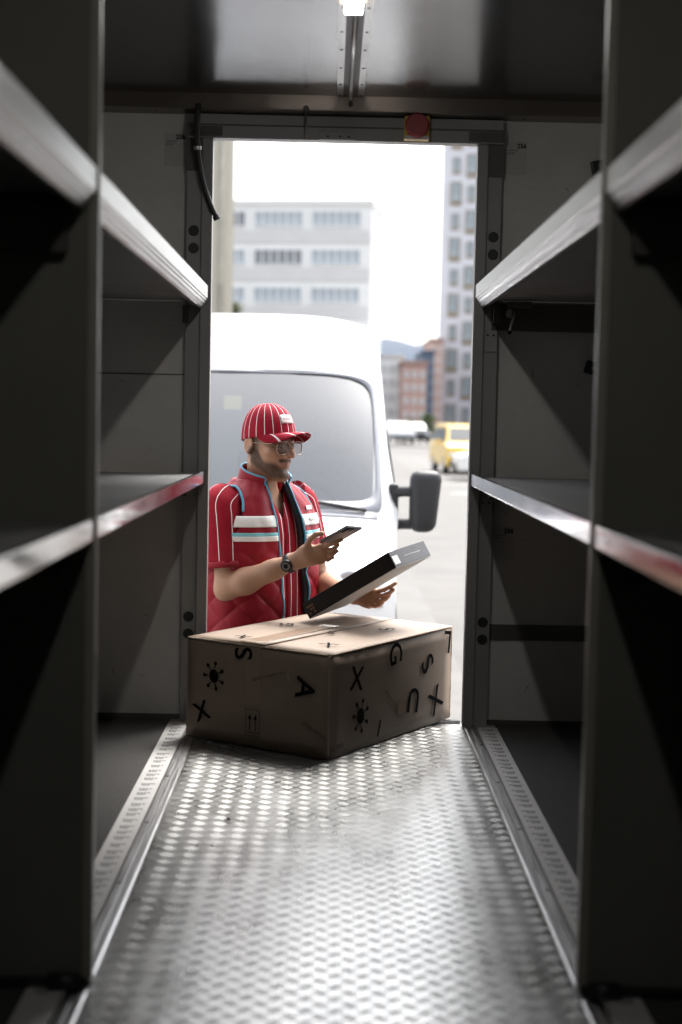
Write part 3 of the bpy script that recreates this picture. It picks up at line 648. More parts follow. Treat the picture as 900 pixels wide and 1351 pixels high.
for sg, SH, EL in ((-1, SHR, ELR), (1, SHL, ELL)):
    d = EL-SH; L = np.linalg.norm(d); ax = d/L; start = SH+np.array([-sg*.035, 0, .028])
    path = np.vstack([start, SH+ax*.0, SH+ax*L*.15, SH+ax*L*.30, SH+ax*L*.45, SH+ax*L*.60, SH+ax*L*.70]); rad = np.array([.068, .078, .079, .077, .075, .073, .072])
    P = spline(path, 26); r = np.interp(np.linspace(0, 6, 26), range(7), rad)
    V, F = tubevf(P, r, 40, cap=False, ref=(0, 1, 0)); V = V+np.array([[.005*mnoise.noise((v[0]*20, v[1]*20, v[2]*14))]*3 for v in V])
    uv = np.array([((k % 40)/40, k//40/26) for k in range(len(V))]); F = F+[tuple(range(40))]
    so = mesh('sleeve', V, F, M_SLEEVE, person, smooth=True, local=True, uv=uv, solid=.0035)
    V, F = tubevf([P[-1]-ax*.004, P[-1]+ax*.008, P[-1]+ax*.020], [.0735, .0742, .0725], 40, cap=False, ref=(0, 1, 0)); mesh('cuff', V, F, M_CUFF, so, smooth=True, local=True, solid=.004)
# vest
AY, AZ, AYR, AZR = -.004, 1.382, .100, .128
def puff(pp, ph, z):
    s = np.arctan2(pp[..., 0], -pp[..., 1])*.2; q = np.abs(np.sin(math.pi*(s+z)/.108))*np.abs(np.sin(math.pi*(s-z)/.108))
    m = ss(1.285, 1.255, z+0*s); up = .5+.5*np.sin(s*90+4*np.sin(z*9))
    return m*(.012*q**.36)+(1-m)*(.0035*up**.6+.004)
def vestP(ph, z, out=0.):
    pp = S(ph, z); d = puff(pp, ph, z)+out; nn = np.stack([pp[..., 0]/sec(z)[0]**2, pp[..., 1]/sec(z)[1]**2, 0*pp[..., 0]+.0], -1); nn /= np.linalg.norm(nn, axis=-1)[..., None]
    w = np.array([.008*mnoise.noise((x*7, y*7, z*5+3))+.0035*mnoise.noise((x*24, y*24, z*13+7)) for x, y in pp[..., :2].reshape(-1, 2)]).reshape(pp.shape[:-1])
    return pp+nn*(d+w)[..., None]
nph, nzv = 260, 130; zs = np.linspace(.875, 1.535, nzv); V = []; PHL = []
for z in zs:
    ph = np.linspace(phix(XLO(z), z), 2*math.pi+phix(XRO(z), z), nph); V.append(vestP(ph, z)); PHL.append(ph)
V = np.concatenate(V); F = gridf(nph, nzv); cen = V[np.array(F)].mean(1)
hole = (np.abs(cen[:, 0]) > .11) & (((cen[:, 1]-AY)/AYR)**2+((cen[:, 2]-AZ)/AZR)**2 < 1)
F = [f for f, x in zip(F, hole) if not x]
vest = mesh('quilted_vest', V, F, M_VEST, person, smooth=True, local=True, solid=.006, off=-1)
def surfx(y, z, sg):
    a, b = sec(z); return sg*a*max(0., 1-(abs(y)/b)**NS)**(1/NS)
for sg in (-1, 1):
    P = []
    for k in range(61):
        tt = -math.pi*.7+2*math.pi*k/60; y = AY+AYR*math.cos(tt); z = AZ+AZR*math.sin(tt); z = min(z, 1.509); b = sec(z)[1]; y = max(-b*.985, min(b*.985, y)); P.append((surfx(y, z, sg)+sg*.006, y, z)) if (z > 1.41 or y > 0) else None
    tube('armhole_piping', spline(P, 90), .0048, M_PIPE, vest, 8, local=True)
for xf, sg in ((XRO, 1), (XLO, -1)):
    P = []
    for z in np.linspace(.875, 1.53, 40): ph = np.array([phix(xf(z), z)]); P.append(vestP(ph, z, .001)[0])
    tube('zip_piping', P, .0037, M_PIPE, vest, 8, local=True)
    V = []; 
    for z in np.linspace(.875, 1.53, 40):
        x = xf(z); V += [vestP(np.array([phix(x, z)]), z, -.002)[0], S(np.array([phix(x+sg*.017, z, .012)]), z, .012)[0]]
    mesh('front_facing', V, gridf(2, 40), M_NAVY, vest, smooth=True, local=True, solid=.002)
for z0, z1, m, nm in ((1.366, 1.406, M_BAND, 'chest_band'), (1.333, 1.346, M_BLUEB, 'chest_band'), (1.315, 1.333, M_BAND, 'chest_band')):
    for sg in (-1, 1):
        V = []; n = 40; rows = 8
        for z in np.linspace(z0, z1, rows):
            x0 = (XRO(z) if sg < 0 else XLO(z)); a = phix(abs(x0)+.004, z); b = math.pi/2-.40; ph = sg*np.linspace(a, b, n); V.append(vestP(ph, z, .0022))
        mesh(nm, np.concatenate(V), gridf(n, rows), m, vest, smooth=True, local=True, solid=.0015)
# name tag on the left chest
V = np.concatenate([vestP(np.linspace(phix(.108, z), phix(.150, z), 8), z, .004) for z in np.linspace(1.423, 1.437, 4)]); mesh('name_tag', V, gridf(8, 4), M_BAND, vest, local=True, solid=.002)
# small grey script on the left band
V = []
parts = []
for k in range(9):
    z0 = 1.386+.004*math.sin(k*2.1); x0 = .105+k*.0062
    pp = np.concatenate([vestP(np.array([phix(x0+dx, z)]), z, .0042) for dx, z in ((0, z0-.004), (.004, z0-.003), (.0045, z0+.003), (.001, z0+.004))]); parts.append((pp, [(0, 1, 2, 3)]))
V, F = join(parts); mesh('band_script', V, F, M_GREYINK, vest, local=True)
# stand-up collars
def collar(name, r0, r1, zb, zt_back, zt_front, open_deg, m, cy0, cy1, flare=.0, pipe=True, solid=.006, tip=0.):
    n = 70; rows = 8; V = []
    ph = np.linspace(R(open_deg), 2*math.pi-R(open_deg), n); top = []
    for j in range(rows):
        tt = j/(rows-1)
        for a in ph:
            k = (1+math.cos(a))/2; zt = zt_back+(zt_front-zt_back)*k**1.3; r = r0+(r1-r0)*tt+flare*k*tt+tip*k**4*tt
            z = zb-.018*k*(1-tt)+(zt-zb)*tt; V.append((r*math.sin(a)*1.04, -r*math.cos(a)*.98+cy0+(cy1-cy0)*tt, z))
    o = mesh(name, V, gridf(n, rows), m, person, smooth=True, local=True, solid=solid); top = V[-n:]
    if pipe:
        tube('collar_piping', top, .0036, M_PIPE, o, 8, local=True)
        for e in (0, n-1): tube('collar_piping', [V[j*n+e] for j in range(rows)], .0036, M_PIPE, o, 8, local=True)
    return o
collar('vest_collar', .092, .074, 1.512, 1.590, 1.535, 36, M_VEST, -.004, -.012, flare=.034)
collar('shirt_collar', .075, .070, 1.50, 1.555, 1.515, 24, M_CUFF, .0, .0, flare=.022, pipe=False, solid=.003)
# trousers and shoes
M_TR = mat('dark_trousers', (.03, .03, .035), .8, var=.2, vscale=14, bump=.2, bscale=150); M_SHOE = mat('black_shoe', (.015, .015, .016), .5, var=.2, vscale=20)
parts = []; zs = np.linspace(.80, .96, 8); ph = np.linspace(0, 2*math.pi, 48, endpoint=False)
parts.append((np.concatenate([S(ph, max(z, .87), .03-.0*z)*np.array([1, 1, 0])+np.array([0, 0, z]) for z in zs]), gridf(48, 8, True)+[tuple(range(48))]))
for sg in (-1, 1):
    P = spline([(sg*.10, 0, .90), (sg*.105, 0, .72), (sg*.105, -.01, .48), (sg*.11, .01, .25), (sg*.115, .015, .07)], 24); parts.append(tubevf(P, np.interp(np.linspace(0, 1, 24), [0, .3, .55, .8, 1], [.105, .098, .078, .070, .072]), 24))
V, F = join(parts); mesh('trousers', V, F, M_TR, person, smooth=True, local=True)
for sg in (-1, 1):
    P = [(sg*.115, .075, .045), (sg*.117, .03, .052), (sg*.122, -.05, .048), (sg*.13, -.13, .036), (sg*.134, -.19, .028)]; V, F = tubevf(spline(P, 14), np.interp(np.linspace(0, 1, 14), [0, .1, .5, .9, 1], [.03, .044, .046, .038, .02]), 18, flat=1.0); V[:, 2] = np.maximum(V[:, 2], .002); mesh('shoe', V, F, M_SHOE, person, smooth=True, local=True)
# --- cap
M_CAP = striped('red_striped_cap', (.28, .006, .022), (.85, .78, .79), 20., .075); M_CAPB = striped('red_striped_brim', (.28, .006, .022), (.85, .78, .79), 1., .11)
cp_ = R(-9); CR = np.array([[1, 0, 0], [0, math.cos(cp_), -math.sin(cp_)], [0, math.sin(cp_), math.cos(cp_)]])
def cl(V): return hl(np.asarray(V, float) @ CR.T + np.array([0, .006, .028]))
n, rows = 96, 26; V = []; U = []
def crown(a, e):
    """a azimuth from the front, e elevation 0..90"""
    ra, rf, rb, rh = .0885, .107, .099, .115
    c, s = math.cos(a), math.sin(a); ry = rf if c > 0 else rb; ce = math.cos(R(e))**.78; se = math.sin(R(e))
    return (ra*s*ce, -ry*c*ce, rh*se-.012*(1-se)*(1-c)*.5-.004)
for j in range(rows):
    e = 88.5*j/(rows-1)
    for i in range(n): a = 2*math.pi*i/(n-1); V.append(crown(a, e)); U.append((i/(n-1)+.0075, j/rows))
cap = mesh('cap', cl(V), gridf(n, rows), M_CAP, person, smooth=True, local=True, uv=U, solid=.003)
V, F = discvf((0, 0, .1005), .008, (0, 0, 1), .005, 14); mesh('top_button', cl(V), F, M_CUFF, cap, smooth=False, local=True)
V = []; U = []; n, rows = 41, 12
for j in range(rows):
    tt = j/(rows-1)
    for i in range(n):
        s = -1+2*i/(n-1); a = s*R(76); b = np.array(crown(a, 2)); ext = .086*(1-abs(s)**2.2)+.002; x = b[0]*(1-.06*tt); y = b[1]-ext*tt; z = b[2]-.060*s*s*tt*(1-abs(s)**5)+.012*tt-.016*tt*tt; V.append((x, y, z)); U.append((x/.026+.5, tt))
brim = mesh('brim', cl(V), gridf(n, rows), M_CAPB, cap, smooth=True, local=True, uv=U, solid=.004)
V = []
for j in range(5):
    for i in range(10): p = np.array(crown(R(-19+38*i/9), 20+16*j/4)); V.append(p*1.035)
pa = mesh('logo_patch', cl(V), gridf(10, 5), M_BAND, cap, smooth=True, local=True, solid=.0015)
parts = []
for k in range(7):
    a0 = -13+k*3.9; parts.append((np.array([np.array(crown(R(a0+da), e))*1.05 for da, e in ((0, 25), (1.7, 25.6+(k % 2)), (2.2, 30-(k % 3)), (.6, 31))]), [(0, 1, 2, 3)]))
V, F = join(parts); mesh('patch_script', cl(V), F, mat('red_grey_script', (.35, .12, .14), .6, var=.1), pa, local=True)
# --- glasses
M_WIRE = mat('glasses_metal', (.36, .28, .24), .25, .9, var=.05); M_LENS = glass('glasses_lens', (.70, .64, .63), .4)
gl = None
n = 32
def lens(sg, k=1.):
    out = []
    for i in range(n):
        a = 2*math.pi*i/n; cx, cz = math.cos(a), math.sin(a); x = .0345+k*.0265*np.sign(cx)*abs(cx)**.75; z = -.004+k*.0225*np.sign(cz)*abs(cz)**.8-(.003*(x-.03)/.02 if cz < 0 else 0)
        out.append((sg*x, -.1145+.9*max(0, x-.02)**2*6, z))
    return out
gp = []
for sg in (-1, 1):
    P = lens(sg); P = P+[P[0], P[1]]; gp.append(tubevf(P, .0017, 6, cap=False))
    e = P[0]; gp.append(tubevf([(sg*.061, e[1], .006), (sg*.072, -.088, .008), (sg*.0785, -.05, .006), (sg*.081, .0, .002), (sg*.078, .022, -.006)], .0016, 6))
    gp.append(tubevf([(0, -.1185, .000), (sg*.009, -.117, -.002)], .0016, 6))
gp.append(tubevf([(-.018, -.1155, .0145), (0, -.1165, .0155), (.018, -.1155, .0145)], .0015, 6))
V, F = join(gp); gl = mesh('glasses', hl(V), F, M_WIRE, person, smooth=True, local=True)
for sg in (-1, 1): mesh('lens', hl(lens(sg, .97)), [tuple(range(n))[::sg]], M_LENS, gl, local=True)
# eyes looking down
for sg in (-1, 1):
    P = [(sg*(.031+.0145*math.cos(a)), -.0885+.004*math.cos(a)**2, -.0032+.0022*math.sin(a)*-1) for a in np.linspace(0, math.pi, 9)]
    tube('eyelid_line', hl(P), .0016, M_NAVY, person, 6, local=True)
# --- watch
d = (WRR-ELR)/np.linalg.norm(WRR-ELR); wc = WRR-d*.006; camd = toL((0, 0, CAMH))-wc; camd /= np.linalg.norm(camd); nrm = camd-d*(camd @ d); nrm /= np.linalg.norm(nrm); nrm = nrm*.93+np.cross(nrm, d)*-.0+np.array([0, 0, -.12]); nrm -= d*(nrm @ d); nrm /= np.linalg.norm(nrm)
w2 = np.cross(d, nrm); V = []
for a in np.linspace(0, 2*math.pi, 33)[:-1]:
    for tt in (-.011, .011): V.append(wc+d*tt+.0335*(math.cos(a)*nrm+math.sin(a)*w2))
F = [(2*i, 2*i+1, (2*i+3) % 64, (2*i+2) % 64) for i in range(32)]
wt = mesh('watch_strap', V, F, M_BLK, person, smooth=True, local=True, solid=.003)
V, F = discvf(wc+nrm*.033, .0215, nrm, .010, 28); mesh('watch_case', V, F, M_BLK, wt, local=True)
V, F = discvf(wc+nrm*.0432, .0150, nrm, .0008, 24); mesh('watch_dial', V, F, mat('watch_dial', (.22, .21, .21), .3, .3, var=.2, vscale=90), wt, local=True)
V, F = discvf(wc+nrm*.0442, .0085, nrm, .0008, 20); mesh('watch_display', V, F, mat('watch_display', (.02, .02, .022), .2, var=.1), wt, local=True)
# ------------------------------------------------------------------ phone
pc = at(450, 705, 4.905); la = np.array([.62, -.67, .42]); la /= np.linalg.norm(la); nn = np.array([-.24, .42, .87]); nn -= la*(nn @ la); nn /= np.linalg.norm(nn); sa = np.cross(nn, la)
ph_ = thing('phone', 'dark grey smartphone held up in the courier\'s hand with the watch', 'phone', tuple(pc))
fp = frame3(pc, la, sa, nn)
M_PH = mat('phone_back', (.10, .10, .11), .3, .4, var=.1, vscale=30)
V, F = boxvf(-.074, .074, -.036, .036, -.0065, .0045, .0028); mesh('phone_case', fp(V), F, M_PH, ph_)
V, F = boxvf(-.070, .070, -.033, .033, .0046, .0052); mesh('screen', fp(V), F, mat('phone_screen', (.01, .01, .012), .08, var=.1), ph_)
V, F = boxvf(.034, .066, -.030, .004, -.0088, -.0066, .001); cb = mesh('camera_bump', fp(V), F, mat('camera_bump', (.05, .05, .055), .25, .3, var=.1), ph_)
for x, y in ((.057, -.022), (.043, -.022), (.050, -.006)):
    V, F = discvf((x, y, -.0088), .0065, (0, 0, -1), .0022, 16); mesh('camera_lens', fp(V), F, mat('camera_lens', (.35, .36, .38), .12, .8, var=.1), cb)

# ------------------------------------------------------------------ street
M_ASPH = mat('worn_asphalt', (.112, .106, .099), .85, var=.16, vscale=1.2, bump=.4, bscale=140)
M_PAVE = mat('concrete_pavement', (.24, .23, .215), .8, var=.12, vscale=.8, bump=.2, bscale=60)
V = [(-900, -300, GZ), (900, -300, GZ), (900, 3200, GZ), (-900, 3200, GZ)]
tag(mesh('ground', V, [(0, 1, 2, 3)], M_ASPH), kind='structure')
tag(box('pavement', -40, 40, 88, 108, GZ-.2, GZ+.12, M_PAVE), kind='structure')
tag(box('pavement', 8.5, 30, 30, 87.5, GZ-.2, GZ+.12, M_PAVE), kind='structure')
tag(box('kerb', -40, 40, 87.7, 87.99, GZ-.2, GZ+.126, mat('kerb_stone', (.4, .39, .37), .8, var=.1)), kind='structure')
tag(box('concrete_strip', .62, .95, 7.0, 60, GZ-.1, GZ+.004, mat('patched_asphalt', (.125, .119, .112), .85, var=.15, vscale=2, bump=.3, bscale=120)), kind='structure')
M_MARK = mat('road_paint', (.7, .69, .66), .7, var=.12, vscale=6)
for k in range(7): tag(box('parking_line', 2.9, 7.8, 34+k*5.2, 34.12+k*5.2, GZ+.0, GZ+.004, M_MARK), kind='structure')

# ------------------------------------------------------------------ white panel van facing the truck
M_VW = mat('white_van_paint', (.80, .80, .80), .35, coat=.6, var=.01, vscale=3); M_TRIM = mat('dark_grey_trim', (.013, .013, .015), .5, var=.1, vscale=20)
M_GASKET = mat('windscreen_border', (.26, .265, .29), .4, var=.08, vscale=6)
M_VGL = glass('windscreen_glass', (.84, .89, .91), 3.2); M_TYRE = mat('tyre_rubber', (.02, .02, .02), .8, var=.2, vscale=30); M_RIM = mat('rim_steel', (.45, .45, .46), .4, .8, var=.1)
M_LAMPG = mat('lamp_lens', (.62, .64, .66), .12, coat=1., var=.15, vscale=18); M_AMBER = mat('amber_lens', (.6, .22, .05), .2, coat=1., var=.1); M_CAB = mat('cab_plastic', (.16, .165, .175), .6, var=.1, vscale=8); M_SEAT = mat('seat_fabric', (.16, .16, .175), .9, var=.2, vscale=30)
VO = (-.62, 6.9, GZ)
van = thing('panel_van', 'white high-roof panel van parked facing the open doorway behind the courier', 'van', VO, R(-1.0))
pr_ = np.array([(.12, .26, .93, .30, 0), (.0, .34, .95, .30, 0), (-.02, .55, .96, .30, 0), (.02, .62, .96, .29, 0), (.02, .80, .96, .28, 0), (.05, .95, .955, .26, .0), (.16, 1.06, .95, .21, .02), (.40, 1.155, .945, .14, .03), (.70, 1.235, .94, .09, .03), (.76, 1.26, .935, .09, .03)])
gb, gt = np.array([.76, 1.26, .935, .09, .03]), np.array([1.42, 2.04, .885, .10, .035])
gl_rows = np.array([gb+(gt-gb)*k/14+np.array([-.03*math.sin(math.pi*k/14), 0, .006*math.sin(math.pi*k/14), 0, 0]) for k in range(1, 15)])
top = np.array([(1.52, 2.13, .875, .06, .055), (1.70, 2.26, .868, .03, .075), (1.95, 2.37, .868, .0, .09), (2.4, 2.425, .87, 0, .10), (3.2, 2.44, .87, 0, .10), (4.3, 2.44, .87, 0, .1), (5.4, 2.43, .87, 0, .1), (5.55, 2.36, .86, 0, .12)])
def dens(a, k): 
    n = len(a); x = np.linspace(0, n-1, (n-1)*k+1); return np.stack([np.interp(x, range(n), a[:, j]) for j in range(a.shape[1])], 1)
PR = np.vstack([spline(pr_, 46), gl_rows, spline(np.vstack([gt, top]), 40)[1:]]); G0, G1 = 45, 45+14
us = np.sign(np.linspace(-1, 1, 61))*np.abs(np.linspace(-1, 1, 61))**.72
def vp(u, s, off=0.):
    s = np.clip(s, 0, len(PR)-1.001); q = np.array([np.interp(s, range(len(PR)), PR[:, j]) for j in range(5)]); q2 = np.array([np.interp(min(s+.5, len(PR)-1), range(len(PR)), PR[:, j]) for j in range(5)])-np.array([np.interp(max(s-.5, 0), range(len(PR)), PR[:, j]) for j in range(5)])
    n = np.array([0, -q2[1], q2[0]]); n /= np.linalg.norm(n)+1e-9; cs = q[3]*3.5*abs(u)**2.5*np.sign(u)/max(q[2], .1); n = n+np.array([cs*abs(n[1]), 0, 0]); n /= np.linalg.norm(n)
    return np.array([u*q[2], q[0]+q[3]*abs(u)**3.5, q[1]-q[4]*abs(u)**4])+n*off
V = [vp(u, s) for s in range(len(PR)) for u in us]; F = []
nu = len(us)
for j in range(len(PR)-1):
    for i in range(nu-1):
        if G0 <= j < G1 and abs(us[i]) < .951 and abs(us[i+1]) < .951: continue
        a = j*nu+i; F.append((a, a+1, a+1+nu, a+nu))
body = mesh('body', V, F, M_VW, van, smooth=True, local=True)
for sg in (-1, 1):
    st_ = 20; rows = np.linspace(0, 1, 26); V = []
    js = list(range(28, len(PR)))
    for tt in rows:
        for j in js:
            e = vp(sg*1., j); z = e[2]+(.30-e[2])*tt; x = e[0]+sg*(.985-abs(e[0]))*float(ss(e[2], min(e[2]-.02, 1.25), z))*float(ss(.30, 1.0, e[1])); V.append((x-sg*.02*float(ss(.7, .3, z)), e[1], z))
    F = gridf(len(js), 26); F = F if sg < 0 else [f[::-1] for f in F]
    mesh('side_panel', V, F, M_VW, van, smooth=True, local=True)
    e1 = [(sg*.982, 1.05, 1.30), (sg*.982, 1.50, 1.30), (sg*.982, 1.95, 1.30), (sg*.887, 1.95, 1.92), (sg*.887, 1.56, 1.92)]
    mesh('door_window', [(p[0]+sg*.001, p[1]+.05, p[2]) for p in e1], [(0, 1, 2, 3, 4)], mat('tinted_window', (.02, .022, .025), .08, var=.1), van, local=True, solid=.006)
    for y in (.98, 4.55):
        V, F = tubevf([(sg*(.98-.2*tt), y, .34) for tt in (0, .08, .5, .92, 1)], [.27, .335, .345, .335, .27], 36, flat=1.); w = mesh('wheel', V, F, M_TYRE, van, smooth=True, local=True)
        V, F = discvf((sg*.965, y, .34), .205, (sg, 0, 0), .03, 28); mesh('rim', V, F, M_RIM, w, local=True)
        pts = [(sg*(.972), y+.42*math.cos(a), .34+.42*math.sin(a)) for a in np.linspace(-.1, math.pi+.1, 24)]; tube('wheel_arch', pts, .012, M_TRIM, van, 8, local=True)
mesh('rear_door', [(-.86, 5.56, .35), (.86, 5.56, .35), (.84, 5.56, 2.33), (-.84, 5.56, 2.33)], [(0, 1, 2, 3)], M_VW, van, local=True, solid=.03)
mesh('underbody', *boxvf(-.9, .9, .35, 5.5, .28, .34), M_TRIM, van, local=True)
def patch(name, u0, u1, s0, s1, off, m, par, nn=14, mm=10, shape=None, solid=.004):
    V = []
    for j in range(mm):
        for i in range(nn):
            a, b = i/(nn-1), j/(mm-1)
            if shape: a, b = shape(a, b)
            V.append(vp(u0+(u1-u0)*a, s0+(s1-s0)*b, off))
    return mesh(name, V, gridf(nn, mm), m, par, smooth=True, local=True, solid=solid)
# windscreen: glass sheet and its dark border with rounded corners
V = [vp(-.95+1.9*i/30, G0+14*j/16, -.004) for j in range(17) for i in range(31)]; ws = mesh('windscreen', V, gridf(31, 17), M_VGL, van, smooth=True, local=True)
V = []; n = 120
for n_, ku, kv in ((20, .957, 1.0), (9, .925, .945)):
    for k in range(n):
        a = 2*math.pi*k/n; c, s = math.cos(a), math.sin(a); cx = np.sign(c)*abs(c)**(2/n_)*ku; sy = np.sign(s)*abs(s)**(2/n_)*kv
        if n_ == 9 and sy < 0: sy *= .93-.05*(1-abs(cx))
        V.append(vp(cx, G0+7+7*sy, .003))
mesh('screen_border', V, gridf(n, 2, True), M_GASKET, ws, smooth=True, local=True, solid=.004)
patch('wiper_cowl', -.93, .93, 40.5, 45.2, .006, M_GASKET, van, 30, 6)
for x0, x1 in ((.2, .86), (-.62, .05)):
    P = [vp(u, G0+.2+1.2*tt, .02) for tt, u in zip(np.linspace(0, 1, 9), np.linspace(x1, x0, 9))]; tube('wiper', P, .011, M_TRIM, van, 8, local=True)
for sg in (-1, 1):
    hd = patch('headlight', sg*.60, sg*.93, 20.5, 29.5, .007, M_LAMPG, van, shape=lambda a, b: (a, b*(.45+.55*a)+.25*(1-a)))
    V, F = discvf(vp(sg*.76, 24.5, .004), .07, (0, -1, .15), .012, 24); mesh('lamp_reflector', V, F, M_RIM, hd, local=True)
gr = patch('grille', -.52, .52, 17.5, 25.5, .006, M_TRIM, van, 20, 8)
for k in range(4): patch('grille_bar', -.5, .5, 18.4+k*2, 18.9+k*2, .014, M_VW if k == 3 else M_GASKET, gr, 16, 3)
patch('bumper', -.99, .99, .5, 9.5, .02, mat('bumper_plastic', (.10, .10, .105), .6, var=.1), van, 40, 8, solid=.01)
patch('number_plate', -.26, .26, 9.6, 12.2, .03, M_BAND, van, 6, 4)
patch('bonnet_gap', -.9, .9, 30.1, 30.35, .003, M_TRIM, van, 30, 2, solid=.001)
# cab inside
mesh('dashboard', *boxvf(-.84, .84, .95, 1.42, .95, 1.24, .05), M_CAB, van, local=True); mesh('cab_wall', *boxvf(-.86, .86, 2.25, 2.28, .4, 2.2), mat('cab_wall_grey', (.5, .5, .51), .6, var=.05), van, local=True); mesh('cab_floor', *boxvf(-.86, .86, 1.0, 2.25, .5, .55), M_CAB, van, local=True)
for x in (-.45, .22, .60):
    so = mesh('seat', *boxvf(x-.21, x+.21, 1.92, 2.10, .9, 1.55, .05), M_SEAT, van, local=True); mesh('headrest', *boxvf(x-.12, x+.12, 1.95, 2.06, 1.58, 1.78, .03), M_SEAT, so, local=True)
V = [(.45+.2*math.cos(a), 1.48+.09*math.sin(a), 1.20+.17*math.sin(a)) for a in np.linspace(0, 2*math.pi, 30)]; tube('steering_wheel', V, .014, M_TRIM, van, 8, local=True)
mesh('permit_card', *boxvf(-.02, .08, 1.30, 1.305, 1.80, 1.88), mat('yellow_card', (.75, .65, .2), .6, var=.05), van, local=True)
# wing mirrors on two arms
for sg in (-1, 1):
    mb = mesh('wing_mirror', *boxvf(sg*1.045, sg*1.225, .88, 1.04, 1.145, 1.485, .0) if False else boxvf(min(sg*1.045, sg*1.225), max(sg*1.045, sg*1.225), .88, 1.04, 1.145, 1.485), M_TRIM, van, smooth=True, local=True)
    me = mb.data
    for v in me.vertices:
        if v.co.z < 1.2: v.co.x -= sg*.035 if abs(v.co.x) > 1.1 else 0
    b = mb.modifiers.new('bevel', 'BEVEL'); b.width = .052; b.segments = 4
    mesh('mirror_glass', *boxvf(min(sg*1.06, sg*1.20), max(sg*1.06, sg*1.20), 1.036, 1.043, 1.19, 1.46), M_POL, mb, local=True)
    for z in (1.365, 1.185):
        tube('mirror_arm', spline([(sg*.955, 1.00, z-.015), (sg*.99, .975, z), (sg*1.04, .955, z+.004), (sg*1.09, .95, z+.004)], 14), .030, M_TRIM, mb, 14, local=True, flat=1.3)
    mesh('mirror_foot', *boxvf(min(sg*.93, sg*.985), max(sg*.93, sg*.985), .95, 1.06, 1.14, 1.41, .02), M_TRIM, mb, local=True)

# ------------------------------------------------------------------ parked cars
M_CGL = mat('car_glass', (.03, .035, .04), .06, var=.1)
def car(name, label, cat, loc, rz, L, W, H, paint, van_=False, group=None):
    t = thing(name, label, cat, loc, rz, group)          # nose points to local -y
    if van_: lo = [(0, .25), (0, .75), (.04, .92), (.6, 1.02), (L-.02, 1.05), (L, .9), (L, .3)]; up = [(.55, 1.0), (1.25, H-.06), (1.6, H), (L-.25, H), (L-.06, H-.12), (L-.01, 1.0)]
    else: lo = [(0, .28), (0, .62), (.08, .74), (1.15, .93), (L-.75, .98), (L-.06, .92), (L, .75), (L, .32)]; up = [(1.05, .9), (1.85, H-.05), (2.3, H), (L-1.3, H-.03), (L-.55, .95)]
    V, F = prismvf(lo, 0, -W/2, W/2); b = mesh('body', V, F[:1][::1]+F[1:], paint, t, local=True, bev=.05)
    V, F = prismvf(up, 0, -W/2+.06, W/2-.06)
    for v in V: v[0] *= 1-.16*max(0, (v[2]-1.0)/(H-1.0))
    mesh('roof', V, F, paint, t, local=True, bev=.04)
    k = 1-.16*.45; zc0, zc1 = 1.04, H-.14
    y0 = up[0][0]+.42; y1 = up[-1][0]-(.12 if van_ else .55)
    for sg in (-1, 1):
        x0 = (W/2-.06)*(1-.16*(zc0-1)/(H-1))+.006; x1 = (W/2-.06)*(1-.16*(zc1-1)/(H-1))+.006
        mesh('side_window', [(sg*x0, y0, zc0), (sg*x0, y1, zc0), (sg*x1, y1-.12, zc1), (sg*x1, y0+.35, zc1)], [(0, 1, 2, 3)], M_CGL, t, local=True, solid=.004)
        mesh('headlight', *boxvf(min(sg*W*.30, sg*W*.47), max(sg*W*.30, sg*W*.47), -.012, .05, .58, .72, .01), M_LAMPG, t, local=True)
        mesh('tail_light', *boxvf(min(sg*W*.38, sg*W*.48), max(sg*W*.38, sg*W*.48), L-.05, L+.012, .68, .90, .01), mat('tail_red', (.4, .02, .02), .2, coat=1., var=.1), t, local=True)
        mesh('door_mirror', *boxvf(min(sg*(W/2+.01), sg*(W/2+.17)), max(sg*(W/2+.01), sg*(W/2+.17)), 1.35, 1.45, .96, 1.10, .03), paint, t, local=True)
        for y in (.82, L-.85):
            V, F = tubevf([(sg*(W/2+.005-.18*q), y, .31) for q in (0, .1, .5, 1)], [.24, .305, .31, .30], 28); w = mesh('wheel', V, F, M_TYRE, t, smooth=True, local=True)
            V, F = discvf((sg*(W/2-.005), y, .31), .19, (sg, 0, 0), .02, 20); mesh('rim', V, F, M_RIM, w, local=True)
    a = np.array(up[0]); b2 = np.array(up[1]); d = b2-a; nrm = np.array([-d[1], d[0]])/np.linalg.norm(d)*.012
    for (p, q, nm) in ((a+d*.12, a+d*.9, 'windscreen'),):
        mesh(nm, [(x*(W/2-.13)*(1-.16*max(0, (pp[1]-1)/(H-1))), pp[0]+nrm[0], pp[1]+nrm[1]) for pp, x in ((p, -1), (p, 1), (q, 1), (q, -1))], [(0, 1, 2, 3)], M_CGL, t, local=True, solid=.004)
    mesh('bumper', *boxvf(-W*.46, W*.46, -.03, .06, .26, .48, .03), M_TRIM, t, local=True)
    return t
Mp = lambda n, c: mat(n, c, .35, coat=.7, var=.02, vscale=2)
x = at(588, 600, 46)[0]; car('delivery_car', 'yellow compact delivery van parked beyond the wing mirror', 'van', (x+.9, 45.5, GZ), R(4), 4.1, 1.8, 1.62, Mp('yellow_paint', (.75, .48, .02)), True)
x = at(600, 610, 42)[0]; car('parked_car', 'white saloon car parked across, in front of the yellow van', 'car', (x, 42, GZ), R(90-180+190-10)*0+R(-90)*-1*-1, 4.4, 1.75, 1.44, Mp('white_paint', (.8, .8, .8)), False, None)
